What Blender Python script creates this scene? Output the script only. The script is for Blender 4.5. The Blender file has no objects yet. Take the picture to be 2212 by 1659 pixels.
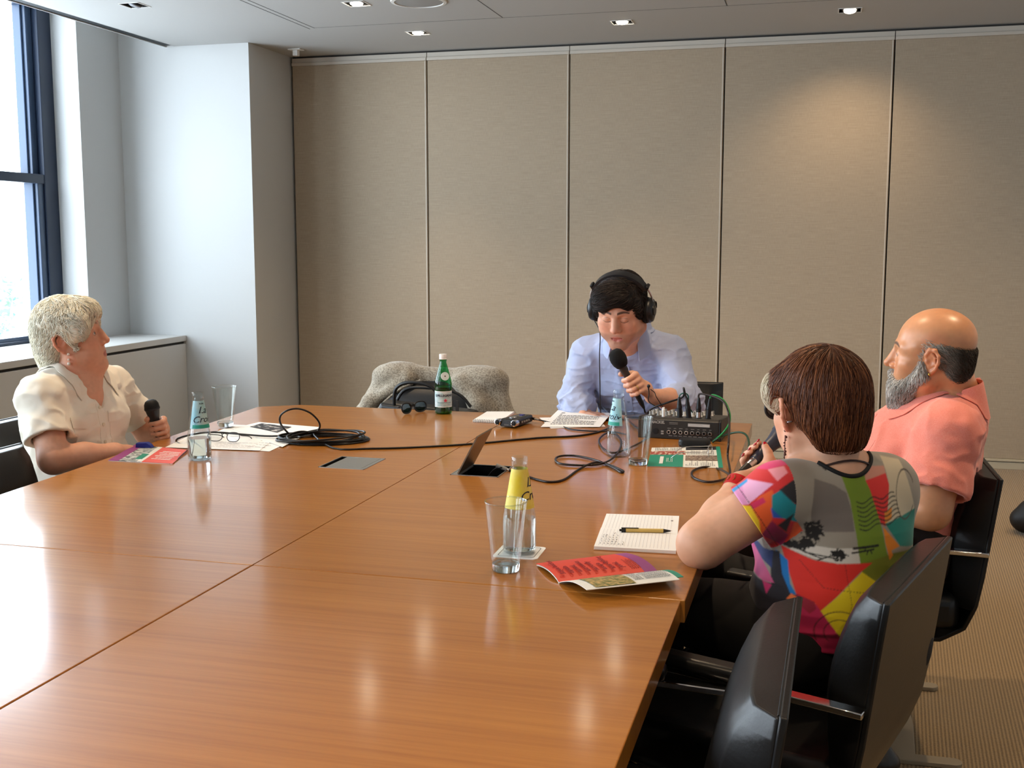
import bpy, bmesh, math, random
import numpy as np
from mathutils import Vector, Matrix
random.seed(7); np.random.seed(7)
SC = bpy.context.scene; COL = SC.collection
V = lambda *a: np.array(a, float)
# ------------------------------------------------------------------ camera model of the photograph (2212 x 1659)
FPX = 2434.7; CAMZ = 1.42; YAW = math.radians(-15.22); PIT = math.radians(7.2056)
_f = V(math.sin(YAW)*math.cos(PIT), math.cos(YAW)*math.cos(PIT), -math.sin(PIT))
_r = V(math.cos(YAW), -math.sin(YAW), 0); _u = np.cross(_r, _f)
def ray(x, y): return (x-1106)/FPX*_r + (829.5-y)/FPX*_u + _f
def at(x, y, z=.74):
    d = ray(x, y); return V(0, 0, CAMZ) + d*((z-CAMZ)/d[2])
def atY(x, y, Y):
    d = ray(x, y); return V(0, 0, CAMZ) + d*(Y/d[1])
def atX(x, y, X):
    d = ray(x, y); return V(0, 0, CAMZ) + d*(X/d[0])
TZ = .74                                            # table top height
# ------------------------------------------------------------------ colour and material helpers
def lin(c):
    c = np.array(c, float)
    if c.max() > 1.001: c = c/255.
    return np.where(c <= .04045, c/12.92, ((c+.055)/1.055)**2.4)
def rgba(c): return (*[float(x) for x in lin(c)], 1.)
MATS = {}
def mat(name, col=(128,128,128), rough=.5, metal=0., spec=.5, coat=0., coat_rough=.1, trans=0., ior=1.45, sheen=0., attr=None, emit=None, estr=0., sss=0., noise=None, bump=None, alpha=1.):
    """procedural principled material. noise=(scale xyz, colour2, lo, hi), bump=(scale xyz, strength, distance)"""
    m = bpy.data.materials.new(name); MATS[name] = m; m.use_nodes = True
    nt = m.node_tree; b = nt.nodes['Principled BSDF']; I = b.inputs
    I['Base Color'].default_value = rgba(col); I['Roughness'].default_value = rough; I['Metallic'].default_value = metal
    I['Specular IOR Level'].default_value = spec; I['Coat Weight'].default_value = coat; I['Coat Roughness'].default_value = coat_rough
    I['Transmission Weight'].default_value = trans; I['IOR'].default_value = ior; I['Sheen Weight'].default_value = sheen
    I['Alpha'].default_value = alpha
    if sss:
        I['Subsurface Weight'].default_value = sss; I['Subsurface Radius'].default_value = (1., .35, .2); I['Subsurface Scale'].default_value = .008
    if emit is not None:
        I['Emission Color'].default_value = rgba(emit); I['Emission Strength'].default_value = estr
    base = None
    if attr:
        a = nt.nodes.new('ShaderNodeAttribute'); a.attribute_name = attr; base = a.outputs['Color']
        nt.links.new(base, I['Base Color'])
    def coords(scale):
        tc = nt.nodes.new('ShaderNodeTexCoord'); mp = nt.nodes.new('ShaderNodeMapping'); mp.inputs['Scale'].default_value = scale
        nt.links.new(tc.outputs['Object'], mp.inputs['Vector']); return mp.outputs['Vector']
    if noise:
        sc, c2, lo, hi = noise
        n = nt.nodes.new('ShaderNodeTexNoise'); n.inputs['Scale'].default_value = 1.; n.inputs['Detail'].default_value = 4.
        nt.links.new(coords(sc), n.inputs['Vector'])
        r = nt.nodes.new('ShaderNodeMapRange'); r.inputs['From Min'].default_value = lo; r.inputs['From Max'].default_value = hi
        nt.links.new(n.outputs['Fac'], r.inputs['Value'])
        mx = nt.nodes.new('ShaderNodeMix'); mx.data_type = 'RGBA'
        mx.inputs['A'].default_value = rgba(col); mx.inputs['B'].default_value = rgba(c2)
        if base is not None:
            mx.blend_type = 'MULTIPLY'; nt.links.new(base, mx.inputs['A'])
        nt.links.new(r.outputs['Result'], mx.inputs['Factor']); nt.links.new(mx.outputs['Result'], I['Base Color'])
    if bump:
        sc, st, di = bump
        n = nt.nodes.new('ShaderNodeTexNoise'); n.inputs['Scale'].default_value = 1.; n.inputs['Detail'].default_value = 3.
        nt.links.new(coords(sc), n.inputs['Vector'])
        bp = nt.nodes.new('ShaderNodeBump'); bp.inputs['Strength'].default_value = st; bp.inputs['Distance'].default_value = di
        nt.links.new(n.outputs['Fac'], bp.inputs['Height']); nt.links.new(bp.outputs['Normal'], I['Normal'])
    return m
# ------------------------------------------------------------------ mesh builder
def rotz(a): c, s = math.cos(a), math.sin(a); return np.array([[c,-s,0],[s,c,0],[0,0,1.]])
def roty(a): c, s = math.cos(a), math.sin(a); return np.array([[c,0,s],[0,1,0],[-s,0,c]])
def rotx(a): c, s = math.cos(a), math.sin(a); return np.array([[1,0,0],[0,c,-s],[0,s,c]])
def unit(v): v = np.array(v, float); return v/max(1e-12, np.linalg.norm(v))
def frame(fwd, up=(0,0,1)):
    """columns: right, forward, up of a body frame"""
    f = unit(fwd); r = unit(np.cross(f, up)); return np.stack([r, f, np.cross(r, f)], 1)
def catmull(pts, n=6, closed=False):
    P = np.array(pts, float); m = len(P); out = []
    for i in range(m if closed else m-1):
        g = (lambda j: P[j % m]) if closed else (lambda j: P[min(max(j,0),m-1)])
        p0,p1,p2,p3 = g(i-1),g(i),g(i+1),g(i+2)
        for k in range(n):
            t = k/n
            out.append(.5*((2*p1)+(p2-p0)*t+(2*p0-5*p1+4*p2-p3)*t*t+(3*p1-p0-3*p2+p3)*t**3))
    if not closed: out.append(P[-1])
    return np.array(out)
class MB:
    def __init__(s): s.v=[]; s.f=[]; s.m=[]; s.n=0
    def add(s, v, f, mi=0):
        v=np.array(v,float); s.v.append(v); s.f += [tuple(int(i)+s.n for i in q) for q in f]; s.m += [mi]*len(f); s.n += len(v); return s
    def box(s, c, size, R=None, mi=0):
        h=np.array(size,float)/2; c=np.array(c,float)
        v=np.array([[x,y,z] for x in(-1,1) for y in(-1,1) for z in(-1,1)])*h
        if R is not None: v=v@np.array(R).T
        return s.add(v+c,[(0,1,3,2),(4,6,7,5),(0,4,5,1),(2,3,7,6),(0,2,6,4),(1,5,7,3)],mi)
    def bb(s, lo, hi, mi=0): lo=np.array(lo,float);hi=np.array(hi,float); return s.box((lo+hi)/2,hi-lo,None,mi)
    def lathe(s, prof, n=32, c=(0,0,0), R=None, mi=0, close=False):
        """prof: list of (radius, height)"""
        v=[];f=[];m=len(prof);a=np.linspace(0,2*np.pi,n,endpoint=False)
        for r,h in prof: v += [(r*math.cos(t),r*math.sin(t),h) for t in a]
        for i in range(m if close else m-1):
            for j in range(n):
                i2=(i+1)%m; f.append((i*n+j,i*n+(j+1)%n,i2*n+(j+1)%n,i2*n+j))
        if not close:
            if prof[0][0]>1e-6: f.append(tuple(range(n))[::-1])
            if prof[-1][0]>1e-6: f.append(tuple((m-1)*n+j for j in range(n)))
        v=np.array(v)
        if R is not None: v=v@np.array(R).T
        return s.add(v+np.array(c,float),f,mi)
    def cone(s, p0, p1, r0, r1=None, n=20, mi=0):
        r1=r0 if r1 is None else r1; p0=np.array(p0,float);p1=np.array(p1,float);d=p1-p0;L=np.linalg.norm(d)
        z=d/L;x=unit(np.cross(z,(0,0,1) if abs(z[2])<.9 else (1,0,0)));y=np.cross(z,x)
        return s.lathe([(r0,0),(r1,L)],n,p0,np.stack([x,y,z],1),mi)
    def tube(s, pts, r, n=10, closed=False, mi=0):
        P=np.array(pts,float);m=len(P);T=np.gradient(P,axis=0) if not closed else np.roll(P,-1,0)-np.roll(P,1,0)
        T/=np.maximum(1e-9,np.linalg.norm(T,axis=1))[:,None]
        u=unit(np.cross(T[0],(0,0,1) if abs(T[0][2])<.9 else (1,0,0)));v=[];f=[]
        rr=np.broadcast_to(np.array(r,float),(m,))
        for i in range(m):
            u=unit(u-T[i]*u.dot(T[i]));w=np.cross(T[i],u)
            for j in range(n):
                a=2*np.pi*j/n; v.append(P[i]+rr[i]*(math.cos(a)*u+math.sin(a)*w))
        for i in range(m if closed else m-1):
            i2=(i+1)%m
            for j in range(n): f.append((i*n+j,i*n+(j+1)%n,i2*n+(j+1)%n,i2*n+j))
        if not closed: f.append(tuple(range(n))[::-1]); f.append(tuple((m-1)*n+j for j in range(n)))
        return s.add(v,f,mi)
    def prism(s, pts, z0, z1, M=None, o=(0,0,0), mi=0):
        n=len(pts);v=np.array([(x,y,z0) for x,y in pts]+[(x,y,z1) for x,y in pts])
        a=sum(pts[i][0]*pts[(i+1)%n][1]-pts[(i+1)%n][0]*pts[i][1] for i in range(n))
        f=[tuple(range(n))[::-1],tuple(range(n,2*n))]+[(i,(i+1)%n,n+(i+1)%n,n+i) for i in range(n)]
        if a<0: f=[q[::-1] for q in f]
        if M is not None: v=v@np.array(M).T
        return s.add(v+np.array(o,float),f,mi)
    def grid(s, fn, nu, nv, mi=0, thick=0.):
        v=np.array([[fn(i/nu,j/nv) for j in range(nv+1)] for i in range(nu+1)],float)
        F=[]
        for i in range(nu):
            for j in range(nv): F.append((i*(nv+1)+j,(i+1)*(nv+1)+j,(i+1)*(nv+1)+j+1,i*(nv+1)+j+1))
        if not thick: return s.add(v.reshape(-1,3),F,mi)
        du=np.gradient(v,axis=0);dv=np.gradient(v,axis=1);N=np.cross(du,dv);N/=np.maximum(1e-9,np.linalg.norm(N,axis=2))[...,None]
        w=v-N*thick;m=(nu+1)*(nv+1);A=np.vstack([v.reshape(-1,3),w.reshape(-1,3)])
        G=F+[tuple(i+m for i in q[::-1]) for q in F]
        rim=[i*(nv+1) for i in range(nu+1)]+[nu*(nv+1)+j for j in range(1,nv+1)]+[i*(nv+1)+nv for i in range(nu-1,-1,-1)]+[j for j in range(nv-1,0,-1)]
        for a,b in zip(rim,rim[1:]+rim[:1]): G.append((b,a,a+m,b+m))
        return s.add(A,G,mi)
    def ball(s, c, r, R=None, nu=24, nv=14, mi=0):
        r=np.broadcast_to(np.array(r,float),(3,));v=[(0,0,-1.)];f=[]
        for i in range(1,nv):
            a=-np.pi/2+np.pi*i/nv
            v+=[(math.cos(a)*math.cos(2*np.pi*j/nu),math.cos(a)*math.sin(2*np.pi*j/nu),math.sin(a)) for j in range(nu)]
        v.append((0,0,1.));L=len(v)-1
        for j in range(nu):
            f.append((0,1+(j+1)%nu,1+j)); f.append((L,L-nu+j,L-nu+(j+1)%nu))
        for i in range(nv-2):
            for j in range(nu): a=1+i*nu;f.append((a+j,a+(j+1)%nu,a+nu+(j+1)%nu,a+nu+j))
        v=np.array(v)*r
        if R is not None: v=v@np.array(R).T
        return s.add(v+np.array(c,float),f,mi)
    def build(s, name, mats, parent=None, o=(0,0,0), smooth=30, bev=0., seg=2):
        v=np.concatenate(s.v)-np.array(o,float)
        me=bpy.data.meshes.new(name); me.from_pydata(v.tolist(),[],s.f)
        for m in (mats if isinstance(mats,(list,tuple)) else [mats]): me.materials.append(m)
        if any(s.m): me.polygons.foreach_set('material_index',s.m)
        if smooth:
            me.polygons.foreach_set('use_smooth',[True]*len(s.f))
            if smooth<180: me.set_sharp_from_angle(angle=math.radians(smooth))
        me.update()
        ob=bpy.data.objects.new(name,me); COL.objects.link(ob); ob.parent=parent
        if parent is None: ob.location=o
        if bev:
            b=ob.modifiers.new('bevel','BEVEL'); b.width=bev; b.segments=seg; b.limit_method='ANGLE'; b.angle_limit=math.radians(40)
        return ob
def tag(o, label=None, cat=None, group=None, kind=None):
    for k,x in (('label',label),('category',cat),('group',group),('kind',kind)):
        if x: o[k]=x
    return o
def thing(name, label, cat, loc=(0,0,0), rz=0., group=None):
    o=bpy.data.objects.new(name,None); COL.objects.link(o); o.location=loc; o.rotation_euler=(0,0,rz); o.empty_display_size=.05
    return tag(o,label,cat,group)
def kids(o): return [c for c in bpy.data.objects if c.parent==o]
def dup(root, loc, rz=0., label=None):
    def cp(o,p):
        c=o.copy(); COL.objects.link(c); c.parent=p
        for ch in kids(o): cp(ch,c)
        return c
    r=cp(root,None); r.location=loc; r.rotation_euler=(0,0,rz)
    if label: r['label']=label
    return r
_fc={}
def text(body, size, m, parent=None, name='lettering', M=None, o=(0,0,0), ext=.0002, shear=0., bold=0., spacing=1., align='CENTER', bend=None, line=1., label=None):
    """lettering as a thin mesh; M columns = text right, text up, text out; bend = radius of the cylinder it wraps"""
    cu=bpy.data.curves.new('txt','FONT'); cu.body=body; cu.size=size; cu.extrude=ext; cu.shear=shear; cu.offset=bold; cu.space_character=spacing; cu.space_line=line
    cu.align_x=align; cu.align_y='CENTER'; cu.resolution_u=3
    t=bpy.data.objects.new('txt',cu); me=bpy.data.meshes.new_from_object(t); bpy.data.objects.remove(t)
    n=len(me.vertices); v=np.zeros(n*3); me.vertices.foreach_get('co',v); v=v.reshape(-1,3)
    if bend is not None:
        a=v[:,0]/bend; rr=bend+v[:,2]; v=np.stack([rr*np.sin(a),v[:,1],rr*np.cos(a)-bend],1)
    if M is not None: v=v@np.array(M,float).T
    v=v+np.array(o,float); me.vertices.foreach_set('co',v.ravel()); me.materials.clear(); me.materials.append(m); me.update()
    ob=bpy.data.objects.new(name,me); COL.objects.link(ob); ob.parent=parent
    if label: ob['label']=label
    return ob
# ------------------------------------------------------------------ distance-field modelling (people, cloth, hair)
def hashv(ix,iy,iz,s):
    h=(ix.astype(np.int64)*374761393+iy.astype(np.int64)*668265263+iz.astype(np.int64)*2147483647+s*974634777)&0xffffffff
    h=((h^(h>>13))*1274126177)&0xffffffff; return ((h^(h>>16))&0xffff)/32767.5-1.
def vnoise(P,f,s=0):
    q=P*np.array(f,float); i=np.floor(q); t=q-i; t=t*t*(3-2*t); i=i.astype(np.int64); o=0.
    for a in(0,1):
        for b in(0,1):
            for c in(0,1):
                o=o+hashv(i[:,0]+a,i[:,1]+b,i[:,2]+c,s)*(t[:,0] if a else 1-t[:,0])*(t[:,1] if b else 1-t[:,1])*(t[:,2] if c else 1-t[:,2])
    return o
class Pr:
    __slots__=('fn','lo','hi','k','op')
    def __init__(s,fn,lo,hi,k=.01,op='+'): s.fn=fn;s.lo=np.array(lo,float);s.hi=np.array(hi,float);s.k=k;s.op=op
    def xf(s,R,t,sc=1.):
        """place a primitive made in a local frame: world = R @ (sc*p) + t"""
        R=np.array(R,float);t=np.array(t,float);f=s.fn
        c=np.array([[x,y,z] for x in(s.lo[0],s.hi[0]) for y in(s.lo[1],s.hi[1]) for z in(s.lo[2],s.hi[2])])*sc@R.T+t
        return Pr(lambda P:sc*f((P-t)@R/sc),c.min(0),c.max(0),s.k*sc,s.op)
def ell(c,r,R=None,k=.01,op='+'):
    c=np.array(c,float);r=np.broadcast_to(np.array(r,float),(3,));m=r.max()
    def fn(P):
        q=P-c
        if R is not None: q=q@R
        k0=np.sqrt(((q/r)**2).sum(1));k1=np.sqrt(((q/r**2)**2).sum(1)); return k0*(k0-1)/np.maximum(k1,1e-9)
    return Pr(fn,c-m,c+m,k,op)
def rc(a,b,ra,rb=None,k=.01,op='+'):
    a=np.array(a,float);b=np.array(b,float);rb=ra if rb is None else rb;ba=b-a;L=max(1e-12,ba.dot(ba));m=max(ra,rb)
    def fn(P):
        q=P-a;h=np.clip(q@ba/L,0,1); d=q-h[:,None]*ba; return np.sqrt((d*d).sum(1))-(ra+(rb-ra)*h)
    return Pr(fn,np.minimum(a,b)-m,np.maximum(a,b)+m,k,op)
def chain(pts,rad,k=.006,op='+'): return [rc(pts[i],pts[i+1],rad[i],rad[i+1],k,op) for i in range(len(pts)-1)]
def sbox(c,h,R=None,rd=.01,k=.01,op='+'):
    c=np.array(c,float);h=np.array(h,float);m=np.linalg.norm(h)
    def fn(P):
        q=P-c
        if R is not None: q=q@R
        q=np.abs(q)-(h-rd); return np.sqrt((np.maximum(q,0)**2).sum(1))+np.minimum(q.max(1),0)-rd
    return Pr(fn,c-m,c+m,k,op)
def plane(p,n,k=.004,op='&',big=9.):
    """keep the side behind the plane (op '&') """
    p=np.array(p,float);n=unit(n); return Pr(lambda P:(P-p)@n,(-big,)*3,(big,)*3,k,op)
def infl(prims,t):
    return [Pr((lambda f:(lambda P:f(P)-t))(p.fn),p.lo-t,p.hi+t,p.k,p.op) for p in prims]
def ev(ops,P,lo=None,hi=None,noise=None):
    D=np.full(len(P),9.)
    for p in ops:
        if lo is not None and (np.any(p.lo-1.6*p.k-.012>hi) or np.any(p.hi+1.6*p.k+.012<lo)): continue
        d=p.fn(P)
        if p.op=='+': h=np.maximum(p.k-np.abs(D-d),0)/p.k; D=np.minimum(D,d)-h*h*p.k*.25
        else:
            if p.op=='-': d=-d
            h=np.maximum(p.k-np.abs(D-d),0)/p.k; D=np.maximum(D,d)+h*h*p.k*.25
    if noise is not None: D=D+noise(P)
    return D
def sdf_mesh(ops,h,noise=None,B=20,lo=None,hi=None):
    adds=[p for p in ops if p.op=='+']
    LO=np.min([p.lo for p in adds],0)-.02 if lo is None else np.array(lo,float); HI=np.max([p.hi for p in adds],0)+.02 if hi is None else np.array(hi,float)
    nb=np.ceil((HI-LO)/(h*B)).astype(int); H=h*B; DIM=nb*B+2
    bi=np.stack(np.meshgrid(*[np.arange(n) for n in nb],indexing='ij'),-1).reshape(-1,3)
    act=bi[np.abs(ev(ops,LO+(bi+.5)*H))<1.65*H]
    g=np.arange(-1,B+1); G=np.stack(np.meshgrid(g,g,g,indexing='ij'),-1); n=B+2
    ids=[];pos=[];quads=[]
    key=lambda c:(c[:,0]+1)*(DIM[1]+2)*(DIM[2]+2)+(c[:,1]+1)*(DIM[2]+2)+c[:,2]+1
    for b in act:
        base=b*B; P=(LO+(G.reshape(-1,3)+base)*h); lo_,hi_=P.min(0),P.max(0)
        D=ev(ops,P,lo_,hi_,noise).reshape(n,n,n); S=D<0
        if S.all() or not S.any(): continue
        acc=np.zeros((n-1,)*3+(3,));cnt=np.zeros((n-1,)*3)
        for ax in range(3):
            A=np.moveaxis(D,ax,0); X=np.moveaxis(S,ax,0); cr=X[:-1]!=X[1:]; t=np.where(cr,A[:-1]/np.where(cr,A[:-1]-A[1:],1),0)
            # crossing edge (i,j,k)->(i+1): belongs to cells (i, j-1..j, k-1..k)
            o1,o2=[q for q in range(3) if q!=ax]
            cm=np.moveaxis(acc,ax,0); cc=np.moveaxis(cnt,ax,0)
            for dj in(0,1):
                for dk in(0,1):
                    c_=cr[:,dj:n-1+dj,dk:n-1+dk]; t_=t[:,dj:n-1+dj,dk:n-1+dk]
                    cm[...,ax]+=np.where(c_,t_,0); cm[...,o1]+=np.where(c_,dj,0); cm[...,o2]+=np.where(c_,dk,0); cc+=c_
            # quads for edges owned by this block (all indices >=1 in the padded block)
            I=np.argwhere(cr[1:,1:,1:])+1
            own=(I[:,0]<=B)&(I[:,1]<=B)&(I[:,2]<=B)
            I=I[own]
            if len(I):
                s0=X[I[:,0],I[:,1],I[:,2]]
                cells=[]
                for dj,dk in((1,1),(0,1),(0,0),(1,0)):
                    c=np.zeros((len(I),3),int); c[:,ax]=I[:,0]; c[:,o1]=I[:,1]-dj; c[:,o2]=I[:,2]-dk; cells.append(key(c-1+base))
                q=np.stack(cells,1); flip=s0 if ax!=1 else ~s0
                q[~flip]=q[~flip][:,::-1]; quads.append(q)
        c=np.argwhere(cnt>0); w=acc[c[:,0],c[:,1],c[:,2]]/cnt[c[:,0],c[:,1],c[:,2]][:,None]
        ids.append(key(c-1+base)); pos.append(LO+(c-1+base+w)*h)
    ids=np.concatenate(ids);pos=np.concatenate(pos);quads=np.concatenate(quads)
    u,ix=np.unique(ids,return_index=True); pos=pos[ix]
    k=np.searchsorted(u,quads); k=np.minimum(k,len(u)-1); ok=(u[k]==quads).all(1)
    return pos,k[ok]
def mesh_obj(name,pos,quads,m,parent=None,o=(0,0,0),col=None,smooth_it=0):
    if smooth_it:
        nv=len(pos)
        for _ in range(smooth_it):
            a=np.zeros((nv,3));c=np.zeros(nv)
            for i in range(4):
                np.add.at(a,quads[:,i],pos[quads[:,(i+1)%4]]+pos[quads[:,(i+3)%4]]); np.add.at(c,quads[:,i],2)
            pos=np.where(c[:,None]>0,.5*pos+.5*a/np.maximum(c,1)[:,None],pos)
    me=bpy.data.meshes.new(name); v=pos-np.array(o,float); nq=len(quads)
    me.vertices.add(len(v)); me.vertices.foreach_set('co',v.ravel().astype(np.float32))
    me.loops.add(nq*4); me.loops.foreach_set('vertex_index',quads.ravel().astype(np.int32))
    me.polygons.add(nq); me.polygons.foreach_set('loop_start',np.arange(0,nq*4,4,dtype=np.int32))
    me.polygons.foreach_set('use_smooth',np.ones(nq,bool)); me.update(calc_edges=True); me.validate()
    for q in (m if isinstance(m,(list,tuple)) else [m]): me.materials.append(q)
    if col is not None:
        a=me.color_attributes.new('Col','FLOAT_COLOR','POINT'); c4=np.ones((len(v),4),np.float32); c4[:,:3]=col; a.data.foreach_set('color',c4.ravel())
    ob=bpy.data.objects.new(name,me); COL.objects.link(ob); ob.parent=parent
    if parent is None: ob.location=o
    return ob
def grad(ops,P,e=.0015):
    g=np.stack([ev(ops,P+d)-ev(ops,P-d) for d in np.eye(3)*e],1); return g/np.maximum(1e-9,np.linalg.norm(g,axis=1))[:,None]
def project(ops,P,off=0.,it=4):
    for _ in range(it): P=P-grad(ops,P)*(ev(ops,P)-off)[:,None]
    return P
def strands(ops,roots,flow,n,step,off0,off1,r,seed=0,jit=.3,curl=0.):
    """hair: walk n steps over the surface of ops along the flow field; returns an MB of thin tubes"""
    rng=np.random.RandomState(seed); P=project(ops,roots,off0); path=[P]; ph=rng.rand(len(P))*6.28; jd=rng.randn(len(P),3)*jit; st=step*(.6+.8*rng.rand(len(P)))
    for i in range(n):
        g=grad(ops,P); d=flow(P)+jd; d=d-g*(d*g).sum(1)[:,None]; d/=np.maximum(1e-9,np.linalg.norm(d,axis=1))[:,None]
        if curl: s_=np.cross(g,d); d=d+curl*np.sin(ph+i*1.1)[:,None]*s_+curl*.6*np.cos(ph+i*1.1)[:,None]*g
        P=P+d*st[:,None]; t=(i+1)/n; o_=off0+(off1-off0)*t
        P=P-g*(ev(ops,P)-o_)[:,None]*(.8 if not curl else .45); path.append(P)
    A=np.stack(path,1); b=MB(); vs=[];fs=[];base=0
    m=n+1; rr=r*np.linspace(1,.45,m)
    T=np.gradient(A,axis=1); T/=np.maximum(1e-9,np.linalg.norm(T,axis=2))[...,None]
    g0=rng.randn(len(A),1,3); u=np.cross(T,np.broadcast_to(g0,T.shape)); u/=np.maximum(1e-9,np.linalg.norm(u,axis=2))[...,None]; w=np.cross(T,u)
    ring=np.stack([A+rr[None,:,None]*(math.cos(a)*u+math.sin(a)*w) for a in(0,2.094,4.189)],2)   # strands, m, 3, xyz
    v=ring.reshape(-1,3); N=len(A)
    i=np.arange(N)[:,None,None]*m*3+np.arange(m-1)[None,:,None]*3+np.arange(3)[None,None,:]
    j=np.arange(N)[:,None,None]*m*3+np.arange(m-1)[None,:,None]*3+(np.arange(3)[None,None,:]+1)%3
    q=np.stack([i,j,j+3,i+3],-1).reshape(-1,4); return v,q
def merge(parts):
    v=[];q=[];n=0
    for a,b in parts: v.append(a); q.append(b+n); n+=len(a)
    return np.concatenate(v),np.concatenate(q)
WORLD_STR=9.; SPOT_W=60.; EXPO=.5
CARPET=3.7
# ================================================================== the room
CEIL=2.722; YB=7.54; XW=-4.67; YF=6.934; YR=6.48; XR=2.6; YN=-2.6; XG=-4.95
M_wall=mat('white wall paint',(196,197,196),.7,bump=((60,60,60),.04,.002))
M_ceil=mat('ceiling paint',(178,178,176),.75)
M_joint=mat('ceiling joint shadow',(70,72,74),.8)
M_slot=mat('dark diffuser slot',(22,26,30),.6)
M_sill=mat('sill lacquer',(206,205,202),.35)
M_frame=mat('blue black window frame',(30,42,62),.35)
M_frame2=mat('slate window sash',(58,74,98),.3)
M_gap=mat('shadow gap',(60,58,55),.8)
M_alu=mat('pale anodised edge',(205,196,182),.4)
M_head=mat('track lacquer',(196,188,176),.5)
M_base=mat('baseboard lacquer',(188,178,156),.45)
def wall_fabric():
    m=mat('woven panel fabric',(150,134,116),.85,sheen=.15)
    nt=m.node_tree;b=nt.nodes['Principled BSDF'];L=nt.links
    tc=nt.nodes.new('ShaderNodeTexCoord')
    def nz(sc,det):
        mp=nt.nodes.new('ShaderNodeMapping');mp.inputs['Scale'].default_value=sc;L.new(tc.outputs['Object'],mp.inputs['Vector'])
        n=nt.nodes.new('ShaderNodeTexNoise');n.inputs['Scale'].default_value=1;n.inputs['Detail'].default_value=det;L.new(mp.outputs['Vector'],n.inputs['Vector']);return n.outputs['Fac']
    a=nt.nodes.new('ShaderNodeMath');a.operation='MULTIPLY_ADD';a.inputs[1].default_value=.65
    c=nt.nodes.new('ShaderNodeMath');c.operation='MULTIPLY';c.inputs[1].default_value=.35
    L.new(nz((9,9,420),3),a.inputs[0]);L.new(nz((260,260,30),2),c.inputs[0]);L.new(c.outputs[0],a.inputs[2])
    r=nt.nodes.new('ShaderNodeValToRGB');r.color_ramp.elements[0].position=.36;r.color_ramp.elements[1].position=.64
    r.color_ramp.elements[0].color=rgba((160,144,124));r.color_ramp.elements[1].color=rgba((176,160,138))
    L.new(a.outputs[0],r.inputs['Fac']);L.new(r.outputs['Color'],b.inputs['Base Color'])
    bp=nt.nodes.new('ShaderNodeBump');bp.inputs['Strength'].default_value=.25;bp.inputs['Distance'].default_value=.001
    L.new(a.outputs[0],bp.inputs['Height']);L.new(bp.outputs['Normal'],b.inputs['Normal']);return m
M_fab=wall_fabric()
def carpet():
    m=mat('ribbed carpet',(150,128,92),.95,sheen=.2)
    nt=m.node_tree;b=nt.nodes['Principled BSDF'];L=nt.links
    tc=nt.nodes.new('ShaderNodeTexCoord');mp=nt.nodes.new('ShaderNodeMapping');mp.inputs['Rotation'].default_value=(0,0,math.radians(CARPET))
    L.new(tc.outputs['Object'],mp.inputs['Vector'])
    w=nt.nodes.new('ShaderNodeTexWave');w.inputs['Scale'].default_value=30;w.inputs['Distortion'].default_value=1.2;w.inputs['Detail'].default_value=2;w.inputs['Detail Scale'].default_value=9
    w.bands_direction='X';L.new(mp.outputs['Vector'],w.inputs['Vector'])
    n=nt.nodes.new('ShaderNodeTexNoise');n.inputs['Scale'].default_value=170;n.inputs['Detail'].default_value=3;L.new(tc.outputs['Object'],n.inputs['Vector'])
    a=nt.nodes.new('ShaderNodeMath');a.operation='MULTIPLY_ADD';a.inputs[1].default_value=.45
    c=nt.nodes.new('ShaderNodeMath');c.operation='MULTIPLY';c.inputs[1].default_value=.55
    L.new(n.outputs['Fac'],c.inputs[0]);L.new(w.outputs['Fac'],a.inputs[0]);L.new(c.outputs[0],a.inputs[2])
    r=nt.nodes.new('ShaderNodeValToRGB');r.color_ramp.elements[0].position=.2;r.color_ramp.elements[1].position=.75
    r.color_ramp.elements[0].color=rgba((104,83,52));r.color_ramp.elements[1].color=rgba((158,132,92))
    L.new(a.outputs[0],r.inputs['Fac']);L.new(r.outputs['Color'],b.inputs['Base Color'])
    bp=nt.nodes.new('ShaderNodeBump');bp.inputs['Strength'].default_value=.6;bp.inputs['Distance'].default_value=.004
    L.new(a.outputs[0],bp.inputs['Height']);L.new(bp.outputs['Normal'],b.inputs['Normal']);return m
def st(o): o['kind']='structure'; return o
def struct(name,m,boxes,bev=0.):
    b=MB()
    for lo,hi in boxes: b.bb(lo,hi)
    return st(b.build(name,m,bev=bev))
struct('floor',carpet(),[((-5.1,YN-.1,-.05),(XR+.1,YB+.15,0))])
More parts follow.
